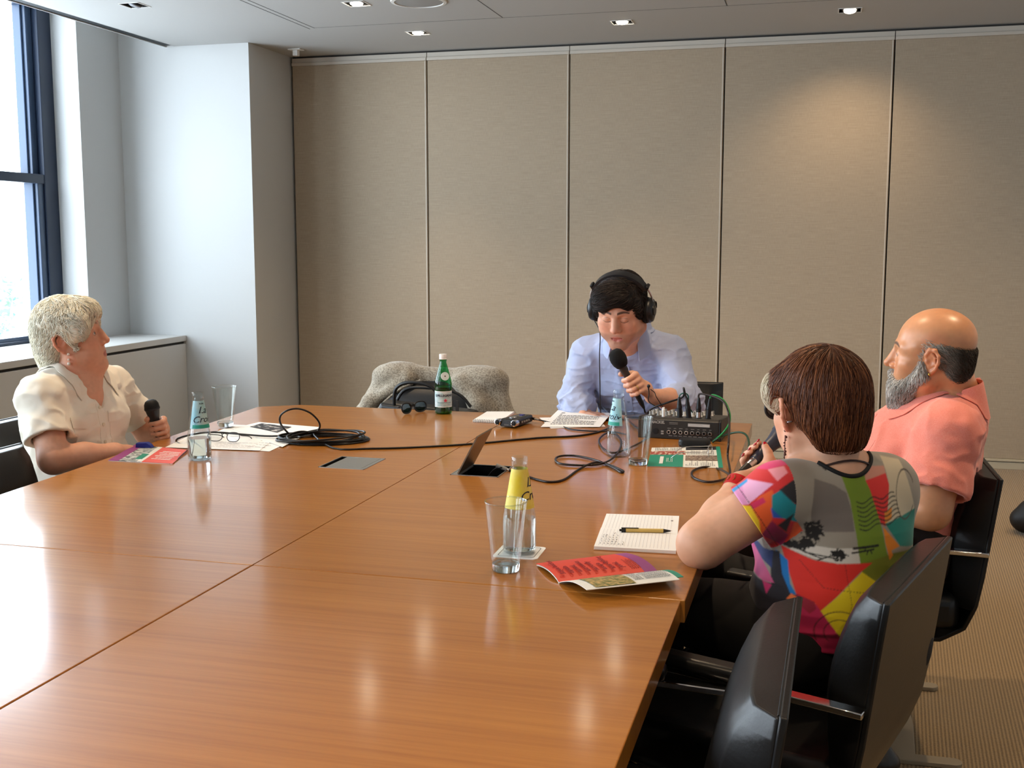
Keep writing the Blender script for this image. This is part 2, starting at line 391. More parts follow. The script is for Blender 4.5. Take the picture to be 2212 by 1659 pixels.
# ceiling with square openings for the recessed lights
LIGHTS=[(-3.722,5.694,0),(-2.517,5.983,1),(-2.49,6.899,1),(-1.192,6.893,1),(.115,6.881,1)]
UNSEEN_LIGHTS=[(-1.2,5.98,1),(.1,5.98,1),(-2.5,3.4,1),(-.6,3.4,1),(1.0,3.4,1),(-2.5,.8,1),(-.6,.8,1),(1.0,.8,1),(1.45,5.98,1)]  # first one is mirrored in the table; the others are added for warm light
HS=.062
holes=[(x-HS,x+HS,y-HS,y+HS) for x,y,_ in LIGHTS+UNSEEN_LIGHTS]
def ceiling():
    X0,X1,Y0,Y1=-4.24,XR+.1,YN-.1,YB+.15
    xs=sorted({X0,X1,*[h[0] for h in holes],*[h[1] for h in holes]});ys=sorted({Y0,Y1,*[h[2] for h in holes],*[h[3] for h in holes]})
    b=MB()
    for i in range(len(xs)-1):
        for j in range(len(ys)-1):
            cx,cy=(xs[i]+xs[i+1])/2,(ys[j]+ys[j+1])/2
            if any(h[0]<cx<h[1] and h[2]<cy<h[3] for h in holes): continue
            b.add([(xs[i],ys[j],CEIL),(xs[i],ys[j+1],CEIL),(xs[i+1],ys[j+1],CEIL),(xs[i+1],ys[j],CEIL)],[(0,1,2,3)])
    b.bb((X0,Y0,CEIL),(X0+.004,Y1,CEIL+.33)); b.bb((-5.1,Y0,CEIL+.33),(X0,Y1,CEIL+.36))
    b.bb((X0-.066,Y0,CEIL-.004),(X0-.06,YF,CEIL+.02))
    b.bb((X0,Y0,CEIL+.34),(X1,Y1,CEIL+.38))
    return st(b.build('ceiling',M_ceil,smooth=0))
CEILOB=ceiling()
st(MB().bb((-4.30,YN,CEIL+.002),(-4.24,YF-.03,CEIL+.014)).build('trim_1',M_slot,smooth=0))
b=MB()
for x0,x1,y0,y1 in [(-3.052,-3.047,YN,6.58),(-3.092,-3.087,YN,6.60),(-3.047,XR,6.572,6.575),(-1.847,-1.842,YN,6.572),(-.551,-.546,YN,6.572),(.75,.755,YN,6.572)]:
    b.bb((x0,y0,CEIL-.0008),(x1,y1,CEIL+.001))
st(b.build('trim_2',M_joint,smooth=0))
# walls
WY0=4.30
struct('wall_left',M_wall,[((-5.06,YR,0),(XW,YF+.7,3.05)),((-5.06,WY0-2.53,0),(XW,WY0-2.25,3.05)),((-5.06,WY0-4.78,0),(XW,WY0-4.5,3.05)),((-5.06,YN,0),(XW,YN+.25,3.05)),((-5.06,WY0-.28,0),(XW,WY0,3.05)),
  ((-5.06,YN,0),(XW-.05,YF,.735)),((-5.06,YN,2.93),(XW,YF,3.08))])
struct('wall_front',M_wall,[((-5.06,YF,0),(-3.69,YB+.15,3.05))])
struct('wall_right',M_wall,[((XR,YN,0),(XR+.1,YB+.15,CEIL+.3))])
struct('wall_near',M_wall,[((-5.1,YN-.1,0),(XR+.1,YN,3.05))])
struct('wall_outer',M_wall,[((-3.69,YB+.06,0),(XR,YB+.15,CEIL+.3))])
struct('trim_3',M_sill,[((-4.94,YN,.735),(-4.228,YF-.002,.775))],.003)
struct('trim_4',M_sill,[((-4.262,YN,.0),(-4.232,YF-.002,.718))],.003)
struct('trim_5',M_gap,[((-4.30,YN,.70),(-4.25,YF-.002,.736))])
# operable fabric partition
wb=st(thing('wall_back',None,None,(0,YB,0)))
xs=[-3.675,-2.659,-1.653,-.633,.401,1.43,XR]
for i in range(6):
    p=MB().bb((xs[i]+.004,0,.065),(xs[i+1]-.004,.05,2.655)).build('panel',M_fab,wb,smooth=0,bev=.002)
    p.parent=wb
    MB().bb((xs[i+1]-.016,-.0035,.065),(xs[i+1]-.009,.01,2.655)).build('edge_strip',M_alu,p,smooth=0)
    MB().bb((xs[i]+.002,-.012,2.655),(xs[i+1]-.003,.05,2.676)).build('head_rail',M_head,wb,smooth=0,bev=.002)
    MB().bb((xs[i]+.002,-.002,2.676),(xs[i+1]-.003,.05,2.708)).build('top_seal',M_head,wb,smooth=0)
MB().bb((-3.675,.02,2.7),(XR,.06,2.73)).build('shadow_gap',M_gap,wb,smooth=0)
MB().bb((-3.675,.045,.0),(XR,.058,2.7)).build('seam_backing',M_slot,wb,smooth=0)
b=MB().bb((-3.675,YB-.014,0),(XR,YB+.05,.046)).bb((-3.675,YB-.02,.05),(XR,YB+.05,.064))
st(b.build('baseboard_back',M_base,smooth=0,bev=.002))
# windows
M_glass=mat('window pane',(255,255,255),0.,trans=1.,ior=1.05,spec=.3)
def pane_glass():
    m=bpy.data.materials.new('thin window glass');m.use_nodes=True;nt=m.node_tree;nt.nodes.clear()
    o=nt.nodes.new('ShaderNodeOutputMaterial');t=nt.nodes.new('ShaderNodeBsdfTransparent');g=nt.nodes.new('ShaderNodeBsdfGlossy');g.inputs['Roughness'].default_value=.02
    t.inputs['Color'].default_value=(.93,.96,.97,1)
    mx=nt.nodes.new('ShaderNodeMixShader');mx.inputs[0].default_value=.05
    nt.links.new(t.outputs[0],mx.inputs[1]);nt.links.new(g.outputs[0],mx.inputs[2]);nt.links.new(mx.outputs[0],o.inputs[0]);return m
M_pane=pane_glass()
def window(n,y0,y1):
    w=st(thing('window_%d'%n,None,None,(XG,(y0+y1)/2,.775)))
    h=(y1-y0)/2;top=2.16
    b=MB()
    for s in(-1,1):
        b.bb((-.05,s*h if s<0 else h-.13,0),(.09,s*h+.13 if s<0 else h,top))
    b.bb((-.05,-h,0),(.09,h,.02)).bb((-.05,-h,top-.03),(.09,h,top))
    b.build('window_frame',M_frame,w,smooth=0,bev=.004)
    s=MB()
    for a in(-1,1):
        e=a*(h-.13); s.bb((-.03,min(e,e-a*.055),.02),(.075,max(e,e-a*.055),1.04)); s.bb((-.05,min(e,e-a*.055),1.04),(.045,max(e,e-a*.055),top))
        s.bb((-.02,min(e-a*.055,e-a*.07),.02),(.05,max(e-a*.055,e-a*.07),1.04)); s.bb((-.04,min(e-a*.055,e-a*.07),1.04),(.02,max(e-a*.055,e-a*.07),top))
    s.bb((-.03,-h+.13,.015),(.07,h-.13,.045))
    s.build('sash',M_frame2,w,smooth=0,bev=.004)
    MB().bb((-.05,-h,1.015),(.085,h,1.075)).build('meeting_rail',M_frame,w,smooth=0,bev=.004)
    MB().bb((.085,-h+.62,1.075),(.11,-h+.70,1.09)).build('sash_lock',M_frame,w,smooth=0)
    p=MB(); p.add([(.0,-h+.17,.03),(.0,h-.17,.03),(.0,h-.17,1.03),(.0,-h+.17,1.03)],[(0,1,2,3)]); p.add([(-.02,-h+.17,1.05),(-.02,h-.17,1.05),(-.02,h-.17,top),(-.02,-h+.17,top)],[(0,1,2,3)])
    p.build('glazing',M_pane,w,smooth=0)
window(1,WY0,YR); window(2,WY0-2.25,WY0-.28); window(3,WY0-4.5,WY0-2.53); window(4,YN+.25,WY0-4.78)  # only the first is in view; the rest are added to bring more daylight
# what stands outside the window
M_bark=mat('pale bark',(96,112,96),.9); M_leaf=mat('light leaves',(120,190,150),.8); M_stone=mat('pale stone facade',(226,224,220),.9)
t=thing('street_tree','leafy street tree outside the window behind the white-haired woman','tree',(-12.2,14.4,-3.))
def loc(p): return np.array(p)-np.array([-12.2,14.4,-3.])
tp=lambda x,y: loc(atX(x,y,-12.2))
b=MB()
trunk=[tp(-30,1000),tp(-8,720),tp(5,690),tp(18,640),tp(22,630),tp(14,612)]
b.tube(catmull(trunk,5),np.linspace(.16,.02,26),8)
for br in ([tp(3,690),tp(20,688),tp(30,684)],[tp(14,650),tp(24,650),tp(38,640)],[tp(22,632),tp(34,610),tp(48,600)],[tp(15,610),tp(6,606),tp(2,596)],[tp(10,670),tp(12,640),tp(6,620)]):
    b.tube(catmull(br,4),np.linspace(.035,.01,9),6)
tb=b.build('trunk',M_bark,t)
lv=MB(); rg=random.Random(3)
for (x,y,n,s) in ((24,622,90,22),(36,645,60,16),(8,700,120,22),(4,640,40,20),(-14,660,120,34),(-20,720,140,34)):
    for _ in range(n):
        c=atX(x+rg.gauss(0,s*.5),y+rg.gauss(0,s*.45),-12.2+rg.uniform(-.6,.6));c=loc(c);R=rotz(rg.random()*6.3)@rotx(rg.random()*3)
        lv.add(np.array([(-.05,0,0),(0,.035,.01),(.06,0,0),(0,-.035,.01)])@R.T+c,[(0,1,2,3)])
fo=lv.build('foliage',M_leaf,t,smooth=0); fo['kind']='stuff'
# recessed lights
M_trim=mat('light trim',(225,224,220),.5); M_can=mat('black light housing',(14,14,15),.5)
M_lamp=mat('lit lamp face',(255,240,215),.4,emit=(255,238,210),estr=30.); M_lampdim=mat('half hidden lamp face',(255,240,215),.4,emit=(255,238,210),estr=5.); M_off=mat('unlit lamp face',(150,152,156),.2)
def downlight(x,y,kind,label,lampm,rz=0,tilt=(0,0)):
    t=thing('ceiling_light',label,'ceiling light',(x,y,CEIL),rz,'square recessed ceiling lights')
    b=MB();s=HS-.001
    for lo,hi in(((-s,-s,0),(-s+.003,s,.1)),((s-.003,-s,0),(s,s,.1)),((-s,-s,0),(s,-s+.003,.1)),((-s,s-.003,0),(s,s,.1)),((-s,-s,.097),(s,s,.1))): b.bb(lo,hi)
    b.build('housing',M_can,t,smooth=0)
    r=MB()
    for lo,hi in(((-s-.004,-s-.004,-.003),(-s+.001,s+.004,.001)),((s-.001,-s-.004,-.003),(s+.004,s+.004,.001)),((-s,-s-.004,-.003),(s,-s+.001,.001)),((-s,s-.001,-.003),(s,s+.004,.001))): r.bb(lo,hi)
    r.build('trim_ring',M_trim,t,smooth=0)
    R=rotx(tilt[0])@roty(tilt[1])
    g=MB().lathe([(.036,.0),(.044,.0),(.044,.06),(.03,.075)],28,(0,0,.002),R); g.build('gimbal',M_can,t)
    MB().lathe([(.0,.0),(.02,.001),(.034,.008),(.037,.02)],28,np.array((0,0,-.012)),R).build('lamp',lampm,t)
    return t
LBL=['unlit recessed ceiling light nearest the window','lit recessed ceiling light beside the round ceiling speaker','lit recessed ceiling light before the second fabric panel',
 'lit recessed ceiling light above the man wearing headphones','dim recessed ceiling light at the right above the fabric wall']
for (x,y,k),l,m,tl in zip(LIGHTS,LBL,[M_off,M_lamp,M_lamp,M_lamp,M_lampdim],[(0,.3),(0,.0),(0,0),(0,0),(-.3,0)]): downlight(x,y,k,l,m,0,tl)
for i,(x,y,k) in enumerate(UNSEEN_LIGHTS):  # fittings out of view, mostly added to light the room
    o=downlight(x,y,k,'x',M_lamp);o.parent=CEILOB
    for kk in('label','category','group'): del o[kk]
# speaker and sensor
sp=thing('ceiling_speaker','round white flush ceiling speaker beside the lit recessed light','speaker',(-2.165,6.015,CEIL))
MB().lathe([(.155,0),(.152,-.006),(.135,-.008),(.134,-.004)],48).build('bezel',M_trim,sp)
MB().lathe([(.134,-.004),(.07,-.008),(0,-.009)],48).build('grille',mat('grey speaker mesh',(150,150,148),.7,bump=((500,500,500),.4,.001)),sp)
se=thing('motion_sensor','small white ceiling sensor box by the left wall corner','sensor',(-3.50,7.25,CEIL))
MB().bb((-.045,-.035,-.008),(.045,.035,0)).build('mounting_plate',M_trim,se,smooth=0,bev=.002)
MB().bb((-.018,-.018,-.045),(.018,.018,-.008)).build('sensor_body',M_trim,se,smooth=0,bev=.003)
# ================================================================== conference table
def wood(name,c1,c2,c3,seed):
    m=mat(name,c2,.4,coat=.85,coat_rough=.13,spec=.2)
    nt=m.node_tree;b=nt.nodes['Principled BSDF'];L=nt.links
    tc=nt.nodes.new('ShaderNodeTexCoord')
    def nz(sc,det,dist=0):
        mp=nt.nodes.new('ShaderNodeMapping');mp.inputs['Scale'].default_value=sc;mp.inputs['Location'].default_value=(seed,seed*.7,0);L.new(tc.outputs['Object'],mp.inputs['Vector'])
        n=nt.nodes.new('ShaderNodeTexNoise');n.inputs['Scale'].default_value=1;n.inputs['Detail'].default_value=det;n.inputs['Distortion'].default_value=dist;L.new(mp.outputs['Vector'],n.inputs['Vector']);return n.outputs['Fac']
    a=nt.nodes.new('ShaderNodeMath');a.operation='MULTIPLY_ADD';a.inputs[1].default_value=.55
    c=nt.nodes.new('ShaderNodeMath');c.operation='MULTIPLY_ADD';c.inputs[1].default_value=.30
    d=nt.nodes.new('ShaderNodeMath');d.operation='MULTIPLY';d.inputs[1].default_value=.15
    L.new(nz((1.5,90,1),4,.15),a.inputs[0]);L.new(nz((.8,7,1),3,.4),c.inputs[0]);L.new(nz((14,320,1),2),d.inputs[0])
    L.new(d.outputs[0],c.inputs[2]);L.new(c.outputs[0],a.inputs[2])
    r=nt.nodes.new('ShaderNodeValToRGB');e=r.color_ramp.elements;e[0].position=.34;e[1].position=.66;e[0].color=rgba(c1);e[1].color=rgba(c3)
    x=e.new(.5);x.color=rgba(c2)
    L.new(a.outputs[0],r.inputs['Fac']);L.new(r.outputs['Color'],b.inputs['Base Color']);return m
WOODS=[wood('cherry veneer %s'%k,(158,96,32),(172,109,40),(182,119,47),s) for k,s in (('A',1.),('B',5.3),('C',9.1),('D',13.7))]
M_edge=mat('cherry edge band',(146,84,38),.35,coat=.4)
M_dark=mat('black table base',(18,17,17),.5)
M_steel=mat('brushed hatch steel',(168,170,168),.38,metal=.75)
M_bronze=mat('bronze hatch lid',(120,108,92),.4,metal=.6)
M_black=mat('black plastic',(16,16,18),.45)
M_white=mat('white plastic',(236,234,228),.4)
M_chrome=mat('polished chrome',(215,215,215),.08,metal=1.)
M_paper=mat('white paper',(243,243,241),.8); M_ink=mat('grey printed ink',(96,94,96),.8); M_inkd=mat('dark printed ink',(40,38,42),.8)
TBL=thing('conference_table','long cherry wood conference table with cable hatches','table',(-1.2,2.1,0))
TO=(-1.2,2.1,0)
HB=(-1.452,-1.302,3.092,3.268); HA=(-1.03,-.884,3.092,3.256)
def cut(ob,lo,hi):
    c=MB().bb(lo,hi).build('cutter',M_edge,smooth=0); c.location=(0,0,0); c.parent=ob.parent; 
    md=ob.modifiers.new('b','BOOLEAN');md.object=c;md.operation='DIFFERENCE';md.solver='EXACT'
    dg=bpy.context.evaluated_depsgraph_get();me=bpy.data.meshes.new_from_object(ob.evaluated_get(dg))
    ob.modifiers.clear();ob.data=me;bpy.data.objects.remove(c)
G=.0015
panels=[('far right',[(-1.14+G,2.095+G),(-.228,2.095+G),(-.228,4.285),(-1.14+G,4.285)],WOODS[0]),
 ('far left',[(-2.10,2.095+G),(-1.14-G,2.095+G),(-1.14-G,4.285),(-2.085,4.285),(-2.232,4.185),(-2.2,3.65),(-2.14,2.8)],WOODS[1]),
 ('near right',[(-1.14+G,-.095),(-.236,-.095),(-.236,2.095-G),(-1.14+G,2.095-G)],WOODS[2]),
 ('near left',[(-2.05,-.095),(-1.14-G,-.095),(-1.14-G,2.095-G),(-2.10,2.095-G)],WOODS[3])]
for nm,pts,wm in panels:
    p=[(x-TO[0],y-TO[1]) for x,y in pts]
    o=MB().prism(p,.695,TZ).build('top_panel',wm,TBL,smooth=0)
    for h in (HB,HA):
        if (h is HB and nm=='far left') or (h is HA and nm=='far right'): cut(o,(h[0]-TO[0],h[2]-TO[1],.6),(h[1]-TO[0],h[3]-TO[1],.9))
    bv=o.modifiers.new('bevel','BEVEL');bv.width=.0018;bv.segments=2;bv.limit_method='ANGLE';bv.angle_limit=math.radians(50)
def tl(*p): return tuple(np.array(p)-np.array(TO))
for x in (-1.62,-.72):
    MB().bb(tl(x-.06,.5,0),tl(x+.06,3.5,.695)).build('pedestal',M_dark,TBL,smooth=0,bev=.005)
MB().bb(tl(-1.7,.45,.62),tl(-.6,3.6,.695)).build('under_frame',M_dark,TBL,smooth=0)
# cable hatches: closed one
def hatch(h,closed):
    b=MB();t=.003
    for lo,hi in (((h[0],h[2],.60),(h[1],h[3],.603)),((h[0],h[2],.60),(h[0]+t,h[3],.739)),((h[1]-t,h[2],.60),(h[1],h[3],.739)),((h[0],h[2],.60),(h[1],h[2]+t,.739)),((h[0],h[3]-t,.60),(h[1],h[3],.739))): b.bb(tl(*lo),tl(*hi))
    ho=b.build('cable_hatch',M_black,TBL,smooth=0)
    r=MB();w=.003
    for lo,hi in (((h[0],h[2],.736),(h[0]+w,h[3],.7412)),((h[1]-w,h[2],.736),(h[1],h[3],.7412)),((h[0],h[2],.736),(h[1],h[2]+w,.7412)),((h[0],h[3]-w,.736),(h[1],h[3],.7412))): r.bb(tl(*lo),tl(*hi))
    r.build('hatch_rim',M_steel,ho,smooth=0)
    if closed:
        MB().bb(tl(h[0]+.022,h[2]+.003,.735),tl(h[1]-.016,h[3]-.003,.7405)).bb(tl(h[1]-.0145,h[2]+.003,.735),tl(h[1]-.003,h[3]-.003,.7405)).build('hatch_lid',M_steel,ho,smooth=0)
    else:
        # lid swung up about a hinge near its left edge
        MB().bb(tl(h[0]+.003,h[2]+.003,.734),tl(h[0]+.022,h[3]-.003,.7405)).build('hatch_flange',M_steel,ho,smooth=0)
        R=roty(math.radians(-62)); 
        def q(x,y,z): return np.array(tl(h[0]+.024,h[2],.742))+R@np.array((x,y,z))
        v=[q(x,y,z) for x in(0,.128) for y in(.004,.16) for z in(0,.004)]
        MB().add(v,[(0,1,3,2),(4,6,7,5),(0,4,5,1),(2,3,7,6),(0,2,6,4),(1,5,7,3)]).build('hatch_lid',M_bronze,ho,smooth=0)
        MB().bb(tl(h[0]+.003,h[2]+.003,.665),tl(h[0]+.05,h[3]-.003,.67)).bb(tl(h[0]+.055,h[2]+.03,.65),tl(h[1]-.01,h[3]-.02,.665)).build('socket_strip',M_bronze,ho,smooth=0)
hatch(HB,True);hatch(HA,False)

# ================================================================== glass and bottles
def thin_glass(name,tint,refl=.9,base=.03):
    m=bpy.data.materials.new(name);m.use_nodes=True;nt=m.node_tree;nt.nodes.clear();L=nt.links
    o=nt.nodes.new('ShaderNodeOutputMaterial');t=nt.nodes.new('ShaderNodeBsdfTransparent');g=nt.nodes.new('ShaderNodeBsdfGlossy');g.inputs['Roughness'].default_value=.03
    t.inputs['Color'].default_value=rgba(tint)
    lw=nt.nodes.new('ShaderNodeLayerWeight');lw.inputs['Blend'].default_value=.35
    mr=nt.nodes.new('ShaderNodeMapRange');mr.inputs['To Min'].default_value=base;mr.inputs['To Max'].default_value=refl
    p=nt.nodes.new('ShaderNodeMath');p.operation='POWER';p.inputs[1].default_value=2.2
    L.new(lw.outputs['Facing'],p.inputs[0]);L.new(p.outputs[0],mr.inputs['Value']);mx=nt.nodes.new('ShaderNodeMixShader')
    L.new(mr.outputs['Result'],mx.inputs[0]);L.new(t.outputs[0],mx.inputs[1]);L.new(g.outputs[0],mx.inputs[2]);L.new(mx.outputs[0],o.inputs[0]);return m
M_glassw=thin_glass('clear glass wall',(250,252,251),.55,.03)
M_glassb=mat('thick glass base',(244,248,246),.02,trans=1.,ior=1.45)
M_water=mat('water',(245,250,250),0.,trans=1.,ior=1.2)
M_bot=thin_glass('bottle glass',(248,251,251),.6,.035)
M_green=thin_glass('green bottle plastic',(110,206,150),.5,.05)
M_greenw=mat('green seen water',(60,150,96),.1,trans=.9,ior=1.1)
def pint(c,label):
    t=thing('pint_glass',label,'drinking glass',(*c[:2],TZ),0,'pint glasses on the table')
    MB().lathe([(.029,.014),(.0315,.03),(.0435,.142),(.0445,.1475),(.0435,.148),(.0422,.146),(.0405,.14),(.0285,.03),(.026,.019),(0,.017)],48).build('wall',M_glassw,t,smooth=60)
    MB().lathe([(0,.0005),(.024,.0),(.028,.002),(.0293,.0135),(.0285,.0165),(.022,.0145),(0,.0135)],48).build('thick_base',M_glassb,t,smooth=60)
    MB().lathe([(.0437,.1455),(.0449,.147),(.0437,.1485),(.0424,.147)],48,close=True).build('rim',M_bot,t,smooth=180)
    return t
pint(at(1093,1232),'empty pint glass nearest the camera, in front of the yellow-labelled bottle')
pint(at(1378,1003),'empty pint glass in front of the audio mixer')
g3=pint(at(487,924),'empty pint glass standing on white papers at the far left of the table')
g3.location.z=TZ+.006
M_lbl_b=mat('pale blue bottle label',(140,205,222),.45,noise=((30,30,18),(190,226,232),.35,.65)); M_lbl_y=mat('yellow bottle label',(238,214,52),.45,noise=((25,25,16),(246,232,130),.4,.7))
M_lblk=mat('label ink',(22,30,52),.5); M_lblg=mat('label teal',(48,168,150),.5); M_lbl_w=mat('white label paper',(235,240,240),.5)
BP=[(0,.004),(.030,.0),(.0355,.004),(.037,.012),(.037,.078),(.0355,.092),(.0185,.200),(.0165,.212),(.0172,.214),(.0178,.220),(.0178,.232),(.0165,.2345),(.0145,.234),(.0145,.21),(.0165,.199),(.0335,.092),(.035,.078),(.035,.013),(.031,.007),(0,.008)]
def brad(z): return float(np.interp(z,[0,.078,.092,.200,.212,.235],[.037,.037,.0355,.0185,.0165,.0165]))
def label_patch(z0,z1,a0,a1,off,m,parent,name,taper=0.):
    b=MB()
    def f(u,v):
        z=z0+(z1-z0)*v;a=(a0+a1)/2+(u-.5)*(a1-a0)*(1-taper*(1-v));r=brad(z)+off;return (r*math.cos(a),r*math.sin(a),z)
    b.grid(f,16,8);return b.build(name,m,parent,smooth=180)
def fizz(c,label,m,face,water,ang=None):
    t=thing('glass_bottle',label,'bottle',(*c[:2],TZ if len(c)<3 else c[2]),0,'glass water bottles on the table')
    MB().lathe(BP,48).build('bottle_wall',M_bot,t,smooth=50)
    if water: MB().lathe([(0,.009),(.031,.009),(.0345,.014),(.0345,water),(0,water)],40).build('water',M_water,t,smooth=50)
    a=face;wp_=2.6 if m is M_lbl_y else 1.5;l=label_patch(.112,.206,a-wp_,a+wp_,.0006,m,t,'label')
    label_patch(.113,.125,a-1.2,a+1.2,.0009,M_lblg,l,'teal_band') if m is M_lbl_b else None
    for body,z,s in (('La',.174,.033),('Croix',.143,.031)):
        r=brad(z)+.0012;tilt=math.atan(.017/.108)
        R=rotz(face)@np.array([[0,math.sin(-tilt),math.cos(tilt)],[1,0,0],[0,math.cos(tilt),math.sin(tilt)]])
        text(body,s,M_lblk,l,'script_lettering',R,(r*math.cos(face),r*math.sin(face),z),shear=.35,ext=.0002,bend=r,bold=-.0006 if False else 0)
    if m is M_lbl_b: text('PURE',.0065,M_lblk,l,'small_lettering',R,((brad(.196)+.001)*math.cos(face),(brad(.196)+.001)*math.sin(face),.196),bend=brad(.196)+.001)
    t.scale=(1,1,.91)
    return t
def toward(c,da=0): return math.atan2(-c[1],-c[0])+da
c=at(432,992);fizz(c,'glass bottle with pale blue label, half full of water, at the left table end',M_lbl_b,toward(c,.55),.076)
c=at(1335,985);fizz(c,'empty glass bottle with pale blue label, behind the middle pint glass',M_lbl_b,toward(c,-1.1),0)
c=at(1122,1195);c[2]=TZ+.003;fizz(c,'glass bottle with yellow label standing on a white coaster',M_lbl_y,toward(c,1.25),.085)
co_=thing('coaster','white square paper coaster with grey border under the yellow-labelled bottle','coaster',(-.6185,2.338,TZ),.02)
def rr(w,h,r,n=6):
    o=[]
    for sx,sy,a0 in((1,1,0),(-1,1,90),(-1,-1,180),(1,-1,270)):
        for k in range(n+1): a=math.radians(a0+90*k/n);o.append((sx*(w/2-r)+r*math.cos(a),sy*(h/2-r)+r*math.sin(a)))
    return o
MB().prism(rr(.1,.1,.01),0,.0018).build('card',M_paper,co_,smooth=0)
def ring2(outer,inner,z,m,parent,name):
    n=len(outer);return MB().add([(x,y,z) for x,y in outer]+[(x,y,z) for x,y in inner],[(i,(i+1)%n,n+(i+1)%n,n+i) for i in range(n)]).build(name,m,parent,smooth=0)
ring2(rr(.082,.082,.008),rr(.079,.079,.007),.0021,M_ink,co_,'printed_border')
# green mineral water bottle
c=at(958,893);t=thing('mineral_water_bottle','green plastic mineral water bottle with white cap at the far table end','bottle',(*c[:2],TZ))
face=toward(c,.12)
PP=[(0,.006),(.012,.004),(.026,.0),(.0325,.004),(.034,.018),(.033,.028),(.033,.092),(.034,.096),(.034,.118),(.0325,.132),(.0155,.196),(.013,.203),(.013,.212),(.0145,.2125),(.0145,.215),(.0125,.216),(.0125,.225)]
MB().lathe(PP,48).build('bottle_wall',M_green,t,smooth=50)
MB().lathe([(0,.008),(.03,.006),(.032,.018),(.031,.03),(.031,.092),(.032,.1),(.032,.108),(0,.108)],40).build('water',M_greenw,t,smooth=50)
f=MB()
for k in range(5):
    a=face+.3+k*2*math.pi/5;MB().tube(catmull([(.034*math.cos(a),.034*math.sin(a),.03),(.030*math.cos(a+.1),.030*math.sin(a+.1),.012),(.022*math.cos(a+.25),.022*math.sin(a+.25),.002)],4),.0022,6).build('base_rib',M_green,t)
lb=MB().lathe([(.0337,.0295),(.0337,.091)],48).build('label',mat('pale label blue',(178,206,208),.5,noise=((60,60,60),(206,220,222),.4,.6)),t)
MB().lathe([(.0339,.0285),(.0339,.0315)],48).build('label_border',M_lbl_w,lb);MB().lathe([(.0339,.0895),(.0339,.0925)],48).build('label_border',M_lbl_w,lb)
RB=rotz(face)@np.array([[0,0,1.],[1,0,0],[0,1,0]])
fo=lambda z,r=.0342,a=0:(r*math.cos(face),r*math.sin(face),z)
text('S.PELLEGRINO',.0125,M_lblk,lb,'brand_lettering',RB,fo(.075),bend=.0342,bold=.0004)
M_fade=mat('faded label ink',(120,150,160),.5);sm_=MB();rg=random.Random(6)
for z_,h_ in((.067,.0012),(.047,.004),(.040,.0012),(.036,.0012)):
    a_=-.85
    while a_<.85:
        w_=rg.uniform(.05,.12);q_=[(.0341*math.cos(face+x),.0341*math.sin(face+x),z_+y) for y in(-h_/2,h_/2) for x in(a_,a_+w_*.5,a_+w_)];sm_.add(q_,[(0,1,4,3),(1,2,5,4)]);a_+=w_+.04
sm_.build('small_print',M_fade,lb,smooth=0)['kind']='stuff'
st_=[];
for k in range(10): a=math.pi*k/5+math.pi/2;rad=.0085 if k%2==0 else .004;st_.append((rad*math.cos(a),rad*math.sin(a)))
R2=rotz(.12)@RB
MB().prism(st_,0,.0006,R2,(.0341*math.cos(face+.12),.0341*math.sin(face+.12),.056)).build('red_star',mat('label red',(214,70,96),.5),lb,smooth=0)
tt=math.atan2(.017,.064);RN=rotz(face+.15)@np.array([[0,-math.sin(tt),math.cos(tt)],[1,0,0],[0,math.cos(tt),math.sin(tt)]])
rn=.0268;MB().prism([(.0165*math.cos(a),.0165*math.sin(a)) for a in np.linspace(0,6.283,28)[:-1]],-.002,.001,RN,(rn*math.cos(face+.15),rn*math.sin(face+.15),.152)).build('neck_seal',M_lbl_w,t,smooth=0)
ne=[c_ for c_ in kids(t) if c_.name.startswith('neck_seal')][0]
s_=MB()
for r0,r1 in((.0135,.0128),(.0088,.0083)):
    n=28;a=np.linspace(0,6.283,n+1)[:-1];vv=[(r*math.cos(q),r*math.sin(q),.0013) for r in(r0,r1) for q in a]
    s_.add(np.array(vv)@RN.T+np.array((rn*math.cos(face+.15),rn*math.sin(face+.15),.152)),[(i,(i+1)%n,n+(i+1)%n,n+i) for i in range(n)])
s_.build('seal_rings',M_lblg,ne,smooth=0)
MB().prism([(x*.6,y*.6) for x,y in st_],.001,.0016,RN,(rn*math.cos(face+.15),rn*math.sin(face+.15),.152)).build('seal_star',M_ink,ne,smooth=0)
MB().lathe([(.0142,.217),(.0152,.218),(.0152,.223),(.0145,.224),(.0152,.2245),(.0152,.236),(.014,.238),(0,.238)],36).build('cap',M_white,t,smooth=40)

